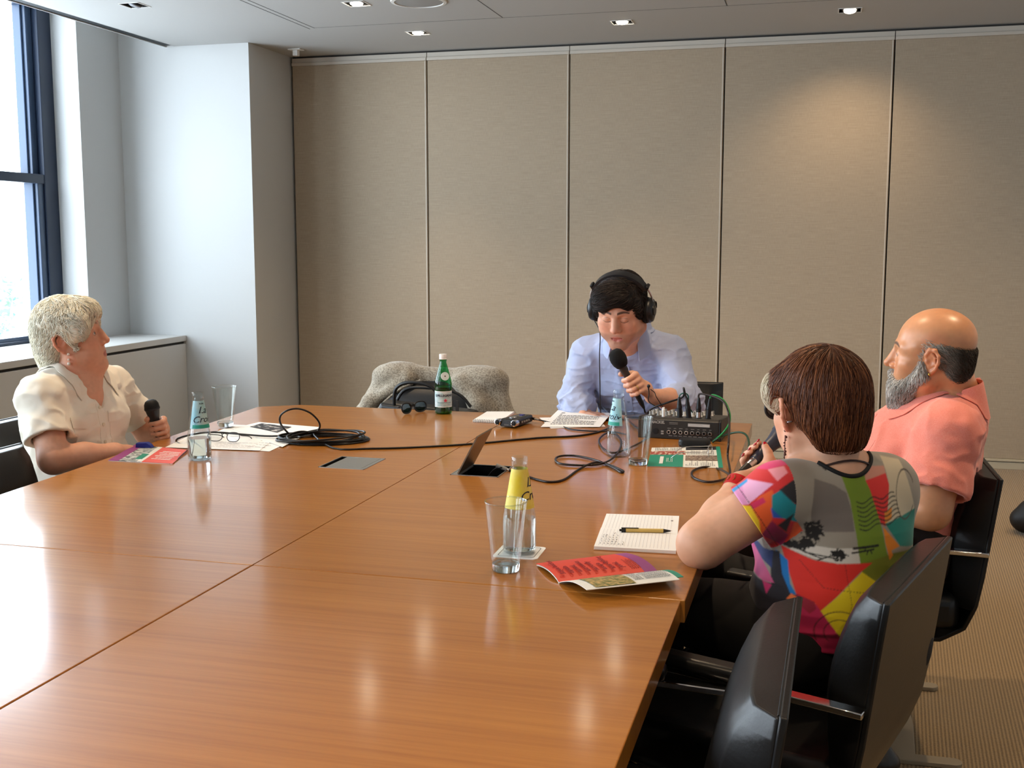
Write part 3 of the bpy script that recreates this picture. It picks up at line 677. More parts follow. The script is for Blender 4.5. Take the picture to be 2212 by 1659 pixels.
# ================================================================== paper goods
def sheet(m,pts,z,th,parent,name,bow=0.,zs=None):
    """paper sheet from four table-plane corners"""
    P=[np.array((*p[:2],z if zs is None else zs[i])) for i,p in enumerate(pts)]
    def f(u,v):
        q=(P[0]*(1-u)+P[1]*u)*(1-v)+(P[3]*(1-u)+P[2]*u)*v; q=q.copy(); q[2]+=bow*math.sin(math.pi*u)*math.sin(math.pi*v); return q
    b=MB().grid(f,10,8,thick=th);return b
def lines(pts,z,n,parent,name,m,u0=.1,u1=.9,v0=.12,v1=.9,seed=0,h=.35,zs=None,bow=0.):
    """rows of small printed dashes on a sheet"""
    rg=random.Random(seed);P=[np.array((*p[:2],z if zs is None else zs[i]+.0006)) for i,p in enumerate(pts)];b=MB()
    q=lambda u,v:(P[0]*(1-u)+P[1]*u)*(1-v)+(P[3]*(1-u)+P[2]*u)*v+np.array((0,0,bow*math.sin(math.pi*u)*math.sin(math.pi*v)))
    for k in range(n):
        v=v0+(v1-v0)*k/n;dv=(v1-v0)/n*h;u=u0
        while u<u1:
            w=min(rg.uniform(.02,.07),u1-u)
            b.add([q(u,v),q(u+w,v),q(u+w,v+dv),q(u,v+dv)],[(0,1,2,3)]);u+=w+.012
            if rg.random()<.03: break
    return b
def reloc(o,p):
    o.location=(0,0,0);return o
def paper_thing(name,label,cat,c,group=None): return thing(name,label,cat,c,0,group)
# printed sheets under the man's hands
c=(-.93,4.2,TZ)
def mk(b,name,m,parent,c,smooth=30,bev=0): return b.build(name,m,parent,c,smooth,bev)
ps=[[(-1.10,4.02),(-.80,3.97),(-.78,4.25),(-1.07,4.27)],[(-1.02,4.00),(-.75,4.07),(-.82,4.29),(-1.09,4.20)],[(-1.03,4.03),(-.79,4.02),(-.765,4.27),(-1.03,4.28)]]
ps[2]=[tuple(at(1168,922)[:2]),tuple(at(1296,922)[:2]),tuple(at(1321,892)[:2]),tuple(at(1205,886)[:2])]
ps[1]=[tuple(at(1190,926)[:2]),tuple(at(1308,922)[:2]),tuple(at(1290,903)[:2]),tuple(at(1165,905)[:2])]
for i,(q,l) in enumerate(zip(ps[1:],['lowest loose printed sheet under the man in headphones','top printed page in front of the man in headphones'])):
    t=thing('printed_sheet',l,'paper',(*c[:2],TZ),0,'printed pages in front of the man in headphones')
    z=TZ+.0012+.0025*i
    if i: P4=[at(1168,922,z),at(1296,922,z),atY(1321,892,4.27),atY(1205,886,4.27)]
    else: P4=[np.array((*x,z)) for x in q]; P4[2]=P4[2]+(0,0,.004); P4[3]=P4[3]+(0,0,.004)
    zz=[p[2] for p in P4];b=sheet(M_paper,P4,z,.0006,None,'',.002,zz);mk(b,'page',M_paper,t,(*c[:2],TZ))
    mk(lines(P4,z+.0016,9 if i else 7,t,'',M_ink,.12,.86,.14,.9,3+i,.42,zz,.002),'printed_lines',M_ink,t,(*c[:2],TZ),0)['kind']='stuff'
# spiral pad
c=np.array((-1.205,4.16,TZ));sp_=thing('spiral_notepad','small white spiral notepad between the green bottle and the black recorder','notepad',c)
q=[at(1021,912),at(1080,915),at(1111,893),at(1052,893)]
mk(sheet(M_paper,q,TZ+.008,.0075,None,''),'pages',M_paper,sp_,c,20)
b=MB();a0=np.array((*q[0][:2],0));a1=np.array((*q[1][:2],0));nrm=unit(np.cross(a1-a0,(0,0,1)))
for k in range(15):
    p=a0+(a1-a0)*(k+.7)/15.4;T_=np.linspace(0,2*np.pi,11)[:-1]
    b.tube([p+np.array((0,0,TZ+.0065))+nrm*.006*math.cos(x)+np.array((0,0,.0062))*math.sin(x) for x in T_],.0007,5,True)
mk(b,'wire_spiral',mat('dark wire',(70,68,66),.3,metal=.8),sp_,c)
# lined notebook with pen
c=np.array((-.39,2.56,TZ));nb=thing('notebook','open lined notebook with pencil notes near the elbow of the woman in the colourful top','notebook',c)
q=[at(1283,1188),at(1460,1198),at(1467,1120),at(1310,1115)]
mid0=(np.array(q[0])*.47+np.array(q[3])*.53);mid1=(np.array(q[1])*.53+np.array(q[2])*.47)
lo=[q[0],q[1],mid1,mid0];hi=[mid0,mid1,q[2],q[3]]
def rpage(pts,z,th,bow): return sheet(M_paper,pts,z,th,None,'',bow)
mk(rpage(lo,TZ+.0085,.007,.002),'page_block',M_paper,nb,c); mk(rpage(hi,TZ+.0065,.005,.002),'page_block',M_paper,nb,c)
e=.004
cv=[np.array(x[:2]) for x in q];cc=sum(cv)/4;cv=[cc+(x-cc)*1.015 for x in cv]
mk(sheet(M_paper,cv,TZ+.0012,.001,None,''),'cover',mat('tan notebook cover',(196,140,96),.7),nb,c)
rl=MB()
for pts,z,ns in((lo,TZ+.011,20),(hi,TZ+.009,20)):
    P=[np.array((*p[:2],z)) for p in pts];qq=lambda u,v:(P[0]*(1-u)+P[1]*u)*(1-v)+(P[3]*(1-u)+P[2]*u)*v
    for k in range(ns):
        u=.05+.9*k/ns; zb=lambda v,u=u:np.array((0,0,.002*math.sin(math.pi*u)*math.sin(math.pi*v)-.0018))
        for s in range(8):
            v0,v1=.05+.9*s/8,.05+.9*(s+1)/8
            rl.add([qq(u,v0)+zb(v0),qq(u+.004,v0)+zb(v0),qq(u+.004,v1)+zb(v1),qq(u,v1)+zb(v1)],[(0,1,2,3)])
o=mk(rl,'ruled_lines',mat('faint rule',(204,200,200),.8),nb,c,0);o['kind']='stuff'
hw=MB();rg=random.Random(4);P=[np.array((*p[:2],TZ+.0102)) for p in lo];qq=lambda u,v:(P[0]*(1-u)+P[1]*u)*(1-v)+(P[3]*(1-u)+P[2]*u)*v
for k in range(7):
    v=.12;u=.07+.045*k
    while v<(.62 if k<5 else .3)+rg.uniform(-.1,.1):
        pts=[qq(u+rg.uniform(-.008,.008),v+.02*j) for j in range(4)];hw.tube(pts,.0005,4);v+=.11
mk(hw,'pencil_notes',mat('pencil',(120,116,118),.7),nb,c,0)['kind']='stuff'
text('80',.008,M_ink,nb,'printed_number',np.array([[0,-1,0],[1,0,0],[0,0,1.]]),np.array(at(1452,1125,TZ+.0075))-c)
p0=at(1338,1145,TZ+.0145);p1=at(1452,1147,TZ+.0135);pt=lambda a:p0+(p1-p0)*a
pn=thing('ballpoint_pen','tan cardboard ballpoint pen with black ends lying on the open notebook','pen',tuple((p0+p1)/2))
o=(p0+p1)/2
b=MB().cone(pt(.12),pt(.83),.0048,.0048,20);b.build('barrel',mat('kraft barrel',(214,184,104),.6),pn,o)
MB().cone(pt(.83),pt(.97),.0048,.0014,20).build('tip_cone',M_black,pn,o);MB().cone(pt(.97),pt(1.),.0008,.0005,10).build('nib',M_chrome,pn,o)
MB().cone(pt(.04),pt(.12),.0050,.0050,20).cone(pt(0),pt(.04),.0028,.0028,16).build('push_button_end',M_black,pn,o)
b=MB();u=unit(p1-p0);b.box(pt(.2)+np.array((0,0,.0055)),(.04,.004,.0012),np.stack([u,np.cross((0,0,1),u),(0,0,1)],1));b.build('clip',M_black,pn,o,0)
# red and white booklet
c=np.array((-.40,2.25,TZ));bk=thing('booklet','open booklet with red page and illustrated white page on the near right of the table','booklet',c)
M_red=mat('coral red print',(226,70,52),.5); M_purple=mat('violet print',(150,64,132),.5); M_pagew=mat('coated white page',(238,236,228),.45); M_teal=mat('teal print',(34,142,116),.5)
S0=at(1208,1257,TZ+.004);S1=at(1420,1233,TZ+.004);A0=at(1158,1217,TZ+.006);A1=at(1352,1194,TZ+.006);B0=at(1268,1274,TZ+.022);B1=at(1474,1251,TZ+.024)
def red(u,v,off=0):
    p=(S0*(1-u)+S1*u)*(1-v)+(A0*(1-u)+A1*u)*v;p=p.copy();p[2]+=.010*math.sin(math.pi*min(1,v*1.02))**.8*(1-v*.3)+off;return p
def whi(u,v,off=0):
    p=(S0*(1-u)+S1*u)*(1-v)+(B0*(1-u)+B1*u)*v;p=p.copy();p[2]+=.008*math.sin(math.pi*v)+off;return p
mk(MB().grid(lambda u,v:red(u*.87,v),14,10,thick=.0012),'red_page',M_red,bk,c,60)
mk(MB().grid(lambda u,v:red(.87+u*.13,v),4,10,thick=.0012),'violet_edge',M_purple,bk,c,60)
mk(MB().grid(lambda u,v:red(u*.98,v*.98,-.0022),10,10,thick=.002),'under_pages',M_pagew,bk,c,60)
wp=mk(MB().grid(lambda u,v:whi(u*.97,v),14,10,thick=-.0012),'white_page',M_pagew,bk,c,60)
mk(MB().grid(lambda u,v:whi(.97+u*.07,v*.9,.0),3,8,thick=-.0012),'teal_tab',M_teal,bk,c,60)
M_pic=mat('olive picture print',(96,104,48),.5,noise=((90,130,40),(206,170,110),.42,.62)); M_pic2=mat('brown picture print',(92,70,60),.5,noise=((120,160,40),(190,170,150),.45,.6))
mk(MB().grid(lambda u,v:whi(.10+u*.42,.30+v*.66,.0012),10,6),'picture',M_pic,wp,c,60)
mk(MB().grid(lambda u,v:whi(.42+u*.5,.04+v*.16,.0012),10,3),'picture',M_pic2,wp,c,60)
b=MB()
rg=random.Random(9)
for k in range(10):
    v=.30+.055*k
    for u0,u1 in((.55,.64),(.67,.93)):
        u=u0
        while u<u1: w_=rg.uniform(.006,.02);b.add([whi(u,v,.0013),whi(u+w_,v,.0013),whi(u+w_,v+.025,.0013),whi(u,v+.025,.0013)],[(0,1,2,3)]);u+=w_+.005
mk(b,'printed_lines',M_ink,wp,c,0)['kind']='stuff'
M_rink=mat('dark red ink',(146,30,34),.6)
rt=unit(A0-S0);dn=unit(S1-S0);outn=unit(np.cross(rt,-dn));up=np.cross(outn,rt)
for k,(wd,s) in enumerate((('Rogue bucket',.0165),('captain',.0165),('turned,',.0165),('astronauts',.0165),('narrowly',.0165),('escape',.0165),('laser-lighting',.0165),('Jewel.',.0165))):
    p=red(.075+.085*k,.12,.0012);p2=red(.075+.085*k,.8,.0012);r_=unit(p2-p);n_=unit(np.cross(r_,up))
    text(wd,s,M_rink,bk,'headline_lettering',np.stack([r_,np.cross(n_,r_),n_],1) if np.cross(r_,np.cross(n_,r_)).dot(n_)>0 else np.stack([r_,up,outn],1),p-c+np.array((0,0,.005)),align='LEFT',shear=-.1,bold=.0003)
b=MB();rg=random.Random(21)
for k in range(5):
    u=.775+.022*k;v=.12
    while v<.5-.06*(k%2): w_=rg.uniform(.02,.06);b.add([red(u,v,.0013),red(u+.008,v,.0013),red(u+.008,v+w_,.0013),red(u,v+w_,.0013)],[(0,3,2,1)]);v+=w_+.015
mk(b,'small_print',M_rink,bk,c,0)['kind']='stuff'
# brochure in front of the white-haired woman
c=np.array((-2.03,3.12,TZ));br=thing('brochure','folded brochure with coral red page in front of the white-haired woman','brochure',c)
q=[at(234,996),at(373,1003),at(408,974),at(292,962)]
fq=lambda u,v,z=TZ+.003:((lambda P:(P[0]*(1-u)+P[1]*u)*(1-v)+(P[3]*(1-u)+P[2]*u)*v)([np.array((*p[:2],z)) for p in q]))
M_coral=mat('coral print',(232,96,84),.5)
def strip(u0,u1,v0,v1,z,m,name,parent,th=.0015): return mk(MB().grid(lambda u,v:fq(u0+(u1-u0)*u,v0+(v1-v0)*v,z),6,4,thick=th),name,m,parent,c,30)
strip(0,1,0,1,TZ+.0018,M_pagew,'backing_page',br)
strip(.52,1.,0,1,TZ+.0032,M_coral,'red_page',br);strip(0,.16,0,1,TZ+.0032,M_purple,'violet_edge',br);strip(.16,.5,0,1,TZ+.003,mat('grey picture print',(96,104,104),.5,noise=((50,80,30),(210,214,210),.45,.55)),'picture',br)
strip(.36,.47,.15,.5,TZ+.0034,M_teal,'teal_patch',br,.0004);strip(.44,.52,.0,1,TZ+.0033,M_pagew,'white_strip',br,.0004)
rg=random.Random(12);b=MB()
for k in range(6):
    v=.2+.1*k;u=.60+.03*(k%2)
    while u<.9:
        w=rg.uniform(.02,.06);p=fq(u+w/2,v+.03,TZ+.0034);b.ball(p,(.006,.005,.0004),None,8,4);u+=w+.008
mk(b,'white_blob_lettering',M_pagew,br,c,0)['kind']='stuff'
mk(MB().grid(lambda u,v:fq(.95+.05*u,v,TZ+.0015+.006*v*u),3,4,thick=.001),'under_leaf',mat('dark leaf',(60,40,44),.6),br,c)
# papers under the left glass
c=np.array((-1.92,3.55,TZ));q1=[at(357,968),at(560,975),at(600,945),at(425,935)];q2=[at(500,928),at(610,968),at(692,925),at(560,914)];q3=[at(395,964),at(582,976),at(690,925),at(505,918)]
for q_,z,l in((q3,TZ+.0016,'lowest white sheet under the glass and the eyeglasses'),(q1,TZ+.003,'white sheet beneath the wire eyeglasses, left of the coiled cable'),(q2,TZ+.0042,'sheet with a black photograph beside the coiled cable')):
    t=thing('loose_paper',l,'paper',(*c[:2],TZ),0,'loose papers at the left table end')
    mk(sheet(M_paper,q_,z,.0008,None,'',.0015),'page',M_paper,t,(*c[:2],TZ))
    if q_ is q2:
        P=[np.array((*p[:2],z+.0022)) for p in q_];f=lambda u,v:(P[0]*(1-u)+P[1]*u)*(1-v)+(P[3]*(1-u)+P[2]*u)*v
        mk(MB().grid(lambda u,v:f(.12+.5*u,.42+.42*v),10,8),'photograph',mat('black photo print',(44,42,44),.45,noise=((30,40,20),(205,200,196),.55,.6)),t,(*c[:2],TZ))
    else:
        mk(lines(q_,z+.0019,5,t,'',M_ink,.45,.9,.1,.5,5,.15),'printed_lines',mat('pale ink',(170,166,166),.8),t,(*c[:2],TZ),0)['kind']='stuff'
# teal and white leaflet by the mixer
c=np.array((-.39,3.54,TZ));lf=thing('leaflet','teal and white leaflet below the audio mixer with reading glasses on it','leaflet',c)
q=[at(1398,1008),at(1562,1012),at(1555,966),at(1408,968)]
strip2=lambda u0,u1,v0,v1,z,m,name,th=.0008:mk(MB().grid(lambda u,v:fq(u0+(u1-u0)*u,v0+(v1-v0)*v,z),8,6,thick=th),name,m,lf,c,30)
strip2(0,1,0,1,TZ+.0016,M_pagew,'backing_page')
strip2(.0,.47,0,.58,TZ+.0026,M_teal,'teal_panel');strip2(.0,.5,.60,.78,TZ+.0026,mat('brick red print',(160,70,54),.5,noise=((120,40,20),(220,200,180),.5,.6)),'red_picture');strip2(.5,.95,.3,.55,TZ+.0026,M_pic2,'sepia_picture')
strip2(.94,1.0,0,1,TZ+.0028,M_teal,'teal_edge');strip2(.5,.94,.84,1,TZ+.0026,M_inkd,'dark_heading');strip2(.15,.2,.12,.48,TZ+.0035,M_white,'white_label',.0004)
for v0,v1,u0,u1,s in((.04,.28,.5,.92,1),(.58,.8,.52,.92,2),(.8,.97,.05,.46,3)):
    qq=[fq(u0,v0),fq(u0,v1),fq(u1,v1),fq(u1,v0)];mk(lines(qq,TZ+.0032,16,lf,'',M_ink,.05,.95,.02,.98,s,.35),'printed_lines',M_ink,lf,c,0)['kind']='stuff'
qq=[fq(.24,.2),fq(.24,.42),fq(.34,.42),fq(.34,.2)];mk(lines(qq,TZ+.0033,5,lf,'',M_white,.05,.95,.02,.98,8,.4),'white_lines',M_white,lf,c,0)
# ================================================================== electronics and small objects on the table
M_cable=mat('black rubber cable',(14,12,12),.38); M_gcable=mat('green rubber cable',(20,132,62),.4); M_gun=mat('gunmetal case',(52,50,48),.45,metal=.3); M_label=mat('engraved text grey',(150,148,142),.6)
M_foam=mat('black foam',(9,9,10),.95,bump=((700,700,700),.6,.001)); M_micb=mat('black microphone body',(24,25,29),.38); M_micg=mat('blue grey microphone body',(52,58,74),.42)
M_mesh=mat('black microphone mesh',(13,13,14),.5,metal=.3,bump=((900,900,900),.7,.001)); M_silver=mat('satin silver ring',(190,190,190),.25,metal=.9)
# mixer
mc=np.array((-.445,3.985,TZ));mx=thing('audio_mixer','black audio mixer with rows of knobs and jacks on the far table end','mixer',mc,math.radians(-3))
w,d=.272,.25
side=[(-d/2,0),(-d/2,.066),(-d/2+.012,.074),(d/2-.01,.056),(d/2,.046),(d/2,0)]
R=np.array([[0,0,1.],[1,0,0],[0,1,0]])
MB().prism(side,-w/2,w/2,R).build('case',M_gun,mx,smooth=0,bev=.003)
MB().prism([(x*1.01,y+.001 if y>.01 else y) for x,y in side],w/2,w/2+.008,R).prism([(x*1.01,y+.001 if y>.01 else y) for x,y in side],-w/2-.008,-w/2,R).build('side_cheeks',M_black,mx,smooth=0,bev=.002)
RF=np.array([[1,0,0],[0,0,-1.],[0,1,0]])   # text on the front face: right=+x, up=+z, out=-y
fy=-d/2
text('MACKIE.',.013,M_label,mx,'maker_lettering',RF,(-.075,fy-.0005,.0575),bold=.0006)
b=MB()
for x in(-.02,.055):
    b.box((x,fy-.0006,.058),(.03 if x<0 else .04,.001,.0012)).box((x,fy-.0006,.0535),(.03 if x<0 else .05,.001,.0008))
for k in range(9): b.box((-.03+.017*k,fy-.0006,.0125),(.012,.001,.0015))
for k in range(8): b.box((-.035+.0203*k,fy-.0006,.0385),(.008 if k%2 else .012,.001,.0012))
o=b.build('panel_legends',M_label,mx,smooth=0);o['kind']='stuff'
MB().bb((.03,fy-.001,.048),(.105,fy,.058)).build('rating_plate',mat('silver sticker',(196,196,192),.4),mx,smooth=0)
RX=np.array([[1,0,0],[0,0,-1.],[0,1,0]])
for k in range(8):
    j=MB().lathe([(.0042,-.001),(.0042,.0045),(.0066,.0045),(.0075,.003),(.0075,0),(.0042,-.001)],20,(-.036+.0203*k,fy,.0255),RX,close=True).build('jack_socket',M_silver,mx)
    MB().lathe([(0,.001),(.0042,.001)],16,(-.036+.0203*k,fy,.0255),RX).build('jack_hole',M_black,j)
MB().lathe([(.011,0),(.011,.001),(.0095,.0012),(0,.0005)],24,(-.082,fy,.0265),RX).build('balanced_socket',M_black,mx)
MB().bb((-.063,fy-.002,.024),(-.054,fy,.029)).bb((-.063,fy-.002,.016),(-.054,fy,.021)).build('slide_switch',M_label,mx,smooth=0)
sl=(-.018)/(d-.022)   # top slope
def topz(y): return .074+(y+d/2-.012)*sl
kn=0
for i in range(8):
    for j in range(5):
        x=-.115+.0285*i;y=-.055+.036*j
        if j==0 and i>3: continue
        h=topz(y);k=MB().lathe([(.0072,0),(.0072,.003),(.005,.004),(.0044,.0155),(0,.0158)],14,(x,y,h)).build('knob',M_white if j in(1,3) else M_label,mx)
        MB().bb((x-.0008,y-.005,h+.0158),(x+.0008,y+.0005,h+.0163)).build('pointer',M_black,k,smooth=0)
for i in range(4):
    x=.005+.0325*i-.01;y=-.09;MB().lathe([(.0118,0),(.0118,.002),(.0095,.003)],22,(x,y,topz(y))).build('input_socket',M_black,mx)
MB().bb((-.128,.07,topz(.07)),(-.05,.1,topz(.1)+.006)).build('level_meter',M_black,mx,smooth=0)
Rm=rotz(math.radians(-3))
def mw(x,y,z): return mc+Rm@np.array((x,y,z))
def xlr(p,axis,label,ring=None,group='cable plugs on the mixer'):
    """cable plug standing on its socket; returns the point where the cable leaves"""
    a=unit(axis);x=unit(np.cross(a,(0,1,0)));R=np.stack([x,np.cross(a,x),a],1)
    t=thing('cable_plug',label,'plug',tuple(p),0,group)
    MB().lathe([(.0088,0),(.0088,.032),(.0094,.033),(.0094,.040),(.0080,.043)],22,(0,0,0),R).build('shell',M_black,t)
    MB().lathe([(.0080,.043),(.0072,.052),(.0050,.066),(.0038,.072),(0,.072)],18,(0,0,0),R).build('strain_relief',M_black,t)
    if ring: MB().lathe([(.0091,.002),(.0091,.022)],22,(0,0,0),R).build('bare_metal_collar',M_silver,t)
    return np.array(p)+a*.07
P=[mw(-.005+.0325*i,-.09,topz(-.09)) for i in range(4)]
ax=[(-.05,.0,1),(-.12,-.05,1),(.0,0,1),(.08,.02,1)]
T1=xlr(P[0],ax[0],'leftmost of the four cable plugs on the mixer')
T2=xlr(P[1],ax[1],'second cable plug on the mixer, leaning left')
T3=xlr(P[2],ax[2],'third cable plug on the mixer, with a bare metal collar',True)
T4=xlr(P[3],ax[3],'rightmost cable plug on the mixer, with a green cable')
def cable(pts,r,label,m=M_cable,n=7,cat='cable',name='cable'):
    pts=catmull(pts,n);o=MB().tube(pts,r,8).build(name,m,None,tuple(pts[0]),180);return tag(o,label,cat)
CR=.0034
def tp_(*l,h=0.): return [at(x,y,TZ+CR+h) for x,y in l]
# cable from plug 2 to the microphone of the man
MIC_M_END=np.array((0,0,0))
# green cable: over the side, touching the table, on towards the woman's microphone
up=lambda p,dz,dx=0,dy=0:p+np.array((dx,dy,dz))
cable([up(T4,-.004),up(T4,.014,.008),atY(1560,862,3.86),atY(1574,885,3.82),atY(1576,912,3.80),atY(1562,935,3.79),at(1541,953,TZ+.005)],CR,'green cable looping from the mixer down to the table corner',M_gcable)
cable([at(1539,955,TZ+.004),atY(1562,942,3.80),atY(1590,934,3.76),atY(1610,938,3.70),atY(1618,957,3.60),atY(1613,985,3.3),atY(1604,1008,2.95),atY(1592,1030,2.66),atY(1578,1062,2.6)],CR,'dark green cable rising from the table corner towards the right-hand microphone',mat('dark green rubber cable',(18,62,38),.4))
cable([up(T3,-.004),up(T3,.016,.004),atY(1545,858,3.86),atY(1566,872,3.82),atY(1575,905,3.78),at(1574,955,TZ+.06),at(1572,985,TZ+.02),*tp_((1577,1020),(1568,1034),(1530,1041),(1499,1032),(1496,1018),(1520,1009),(1552,1013),h=.001),atY(1578,1027,2.75),atY(1590,1040,2.62),atY(1583,1060,2.58),atY(1572,1085,2.54)],CR,'brown black cable hanging from the mixer into a loop at the table edge',mat('brown black rubber cable',(36,22,16),.38))
cable([up(T1,-.004),up(T1,.01,.004),up(T1,.016,.018),up(T1,.006,.03,.01),up(T1,-.03,.032,.02),mw(.032,-.045,.085)],.0022,'short green blue lead between the first two mixer plugs',mat('green blue lead',(18,96,84),.4))
# recorder
rcn=np.array((-1.075,4.02,TZ));
ya=math.atan2(4.13-3.93,-1.03+1.075);rec=thing('audio_recorder','black handheld audio recorder with two chrome microphone capsules','recorder',rcn,ya-math.pi/2)
b=MB().prism([(-.034,-.075),(.034,-.075),(.036,-.06),(.030,.075),(-.030,.075),(-.036,-.06)],.004,.031);b.build('case',M_black,rec,smooth=0,bev=.006)
MB().bb((-.026,-.083,.005),(.026,-.07,.026)).build('front_block',M_black,rec,smooth=0,bev=.002)
for s in(-1,1):
    Rc=rotx(math.pi/2)@rotz(0);k=MB().lathe([(.0115,-.016),(.0125,.002),(.0125,.006),(.0095,.008),(.0095,.0045),(0,.0045)],24,(s*.034,-.083,.020),Rc).build('chrome_capsule',M_chrome,rec)
    MB().lathe([(.009,.005),(.004,.0075),(0,.008)],20,(s*.034,-.083,.020),Rc).build('capsule_mesh',M_mesh,k)
MB().bb((-.02,.0,.0311),(.02,.05,.0318)).build('display',mat('dark display',(30,34,40),.15),rec,smooth=0)
b=MB().lathe([(.014,.031),(.014,.0335),(.012,.0345),(0,.0345)],26,(0,-.03,0));b.build('record_dial',M_silver,rec)
for k in range(4): MB().bb((.0335,-.03+k*.018,.014),(.0368,-.02+k*.018,.02)).build('side_button',M_label,rec,smooth=0)
MB().bb((-.006,.03,.031),(.008,.05,.034)).build('blue_switch',mat('indigo plastic',(46,40,120),.4),rec,smooth=0)
text('ZOOM',.006,M_label,rec,'maker_lettering',np.array([[1,0,0],[0,0,-1.],[0,1,0]]),(0,-.0834,.012))
e0=rcn+rotz(ya-math.pi/2)@np.array((.012,.078,.017))
pl=thing('plug_lead','black plug with grey sleeve in the end of the audio recorder','plug',tuple(e0))
dv=rotz(ya-math.pi/2)@np.array((.25,1,0));dv=unit(at(1200,915,TZ+.01)-e0)
MB().cone((0,0,0),dv*.03,.0055,.005,16).build('plug_body',M_black,pl);MB().cone(dv*.03,dv*.05,.0042,.003,14).build('grey_sleeve',M_label,pl)
cable([e0+dv*.046,*tp_((1206,917),(1232,927),(1275,931),(1320,932),(1352,938))],.0026,'thin cable from the audio recorder past the papers')
# hatch cable with squiggle
cable([(-.975,3.2,.668),(-.955,3.195,.70),(-.925,3.185,.738),at(1082,1010,TZ+.012),*tp_((1100,1016)),*tp_((1125,1024),(1160,1036),(1188,1041),(1218,1036),(1252,1013),h=.0),*tp_((1285,999),h=.008),*tp_((1312,1003),(1332,1011),(1343,1016)),*tp_((1347,1019),(1341,1020)),*tp_((1326,1011),(1290,995),(1245,985),(1212,985),(1200,992),(1212,1002),(1262,1005),h=.002),*tp_((1305,1000),(1333,980),(1342,955),(1330,938),(1310,936),(1294,950),(1302,968),(1328,978),(1372,962),(1402,944),h=.004)],CR,'black cable squiggling from the open table hatch towards the mixer',mat('black brown cable',(24,14,14),.36))
hp=thing('cable_connector','grey cable connector lying on the rim of the open table hatch','connector',tuple(at(1080,1008,TZ+.014)))
dv=unit(at(1100,1016,TZ+.006)-at(1080,1008,TZ+.016));MB().cone(-dv*.012,dv*.022,.0062,.0055,14).build('sleeve',M_label,hp);MB().cone(dv*.022,dv*.03,.004,.004,12).build('tip',M_chrome,hp)
# coil and long run
cp=[];C0=np.array((-1.628,3.515,0));rg=random.Random(5);cp+=[at(372,950,TZ+.012)]
CB=[atX(345,944,-2.165)]
turns=[];N=9
for k in range(N):
    rx=.150-.008*(k%4)+rg.uniform(-.006,.006);ry=.098-.009*((k*2)%4);dx,dy=rg.uniform(-.008,.008),rg.uniform(-.008,.008)
    for j in range(12):
        a=math.pi*.75+2*math.pi*j/12;v=rotz(math.radians(18))@np.array((rx*math.cos(a),ry*math.sin(a),0))
        turns.append(C0+v+np.array((dx,dy,TZ+CR+.0032*k*(.6+.4*math.sin(a+k)))))
hand=[at(395,943,TZ+.03),at(430,936,TZ+.024),at(470,934,TZ+.02),at(520,938,TZ+.012),at(575,942,TZ+.012),at(620,942,TZ+.014)]
loop=[atY(640,948,3.56),atY(622,935,3.50),atY(606,915,3.50),atY(606,898,3.5),atY(622,886,3.5),atY(645,883,3.52),atY(670,892,3.54),atY(688,910,3.56),atY(690,925,3.57),atY(676,938,3.58),at(650,944,TZ+.03)]
run=[*tp_((720,968),(800,969),(900,966),(1030,958),(1160,946),(1240,942),(1290,934),(1325,920),(1350,905)),mw(-.17,.0,.01),mw(-.165,.06,.02),mw(-.14,.1,.03)]
COIL=(hand,loop,turns,run)
# sunglasses by the green bottle
def specs(name,label,cat,loc,rz,m_frame,m_lens,lw,lh,br,tr,rim,lens_th,tilt,fold=False,metal=None,shape=1.):
    t=thing(name,label,cat,loc,rz);Rt=rotx(tilt);fr=MB();ln=MB()
    for s in(-1,1):
        cx_=s*(lw/2+br/2);n=28;a=np.linspace(0,2*np.pi,n+1)[:-1]
        pts=[];
        for q in a:
            e=2.6;ca,sa=math.cos(q),math.sin(q);x=lw/2*abs(ca)**(2/e)*np.sign(ca);z=lh/2*abs(sa)**(2/e)*np.sign(sa);z*=shape if sa<0 else 1.
            pts.append((cx_+x*(1-.1*(z<0)*abs(z)/(lh/2)),-.004*((x*s)/(lw/2)) ,z+lh/2+.004))
        pp=[Rt@np.array(p) for p in pts];fr.tube(pp,rim,8,True)
        cc=np.mean(pp,0);ln.add(pp+[cc],[(i,(i+1)%n,n) for i in range(n)])
    bz=lh*.72+.004;fr.tube([Rt@np.array(p) for p in catmull([(-br/2-.002,0,bz),(0,.003,bz+.004),(br/2+.002,0,bz)],5)],rim*.9,8)
    fr.build('frame',m_frame,t);o=ln.build('lens',m_lens,t,smooth=0)
    for s in(-1,1):
        h0=Rt@np.array((s*(lw+br/2+.001),.0,bz));L=.135
        if fold: e1=h0+Rt@np.array((-s*L*.9,.012 if s>0 else .020,-.004));pt=[h0,h0+Rt@np.array((s*.001,.010,0)),(h0+e1)/2,e1]
        else:
            e1=h0+Rt@np.array((-s*.006,.09,0));e2=h0+Rt@np.array((-s*.012,L,-.03)) ;pt=[h0,h0+Rt@np.array((0,.02,0)),e1,e2]
        MB().tube(catmull(pt,6),tr,8).build('temple_arm',metal or m_frame,t)
    return t
M_lensd=mat('dark lens',(18,20,24),.05,coat=.6); M_lensc=thin_glass('clear lens',(242,244,244),.35,.05)
s_=specs('sunglasses','black sunglasses standing folded beside the green water bottle','sunglasses',(-1.545,4.19,TZ),math.radians(62),M_black,M_lensd,.056,.040,.018,.0032,.003,.001,-.15,fold=True)
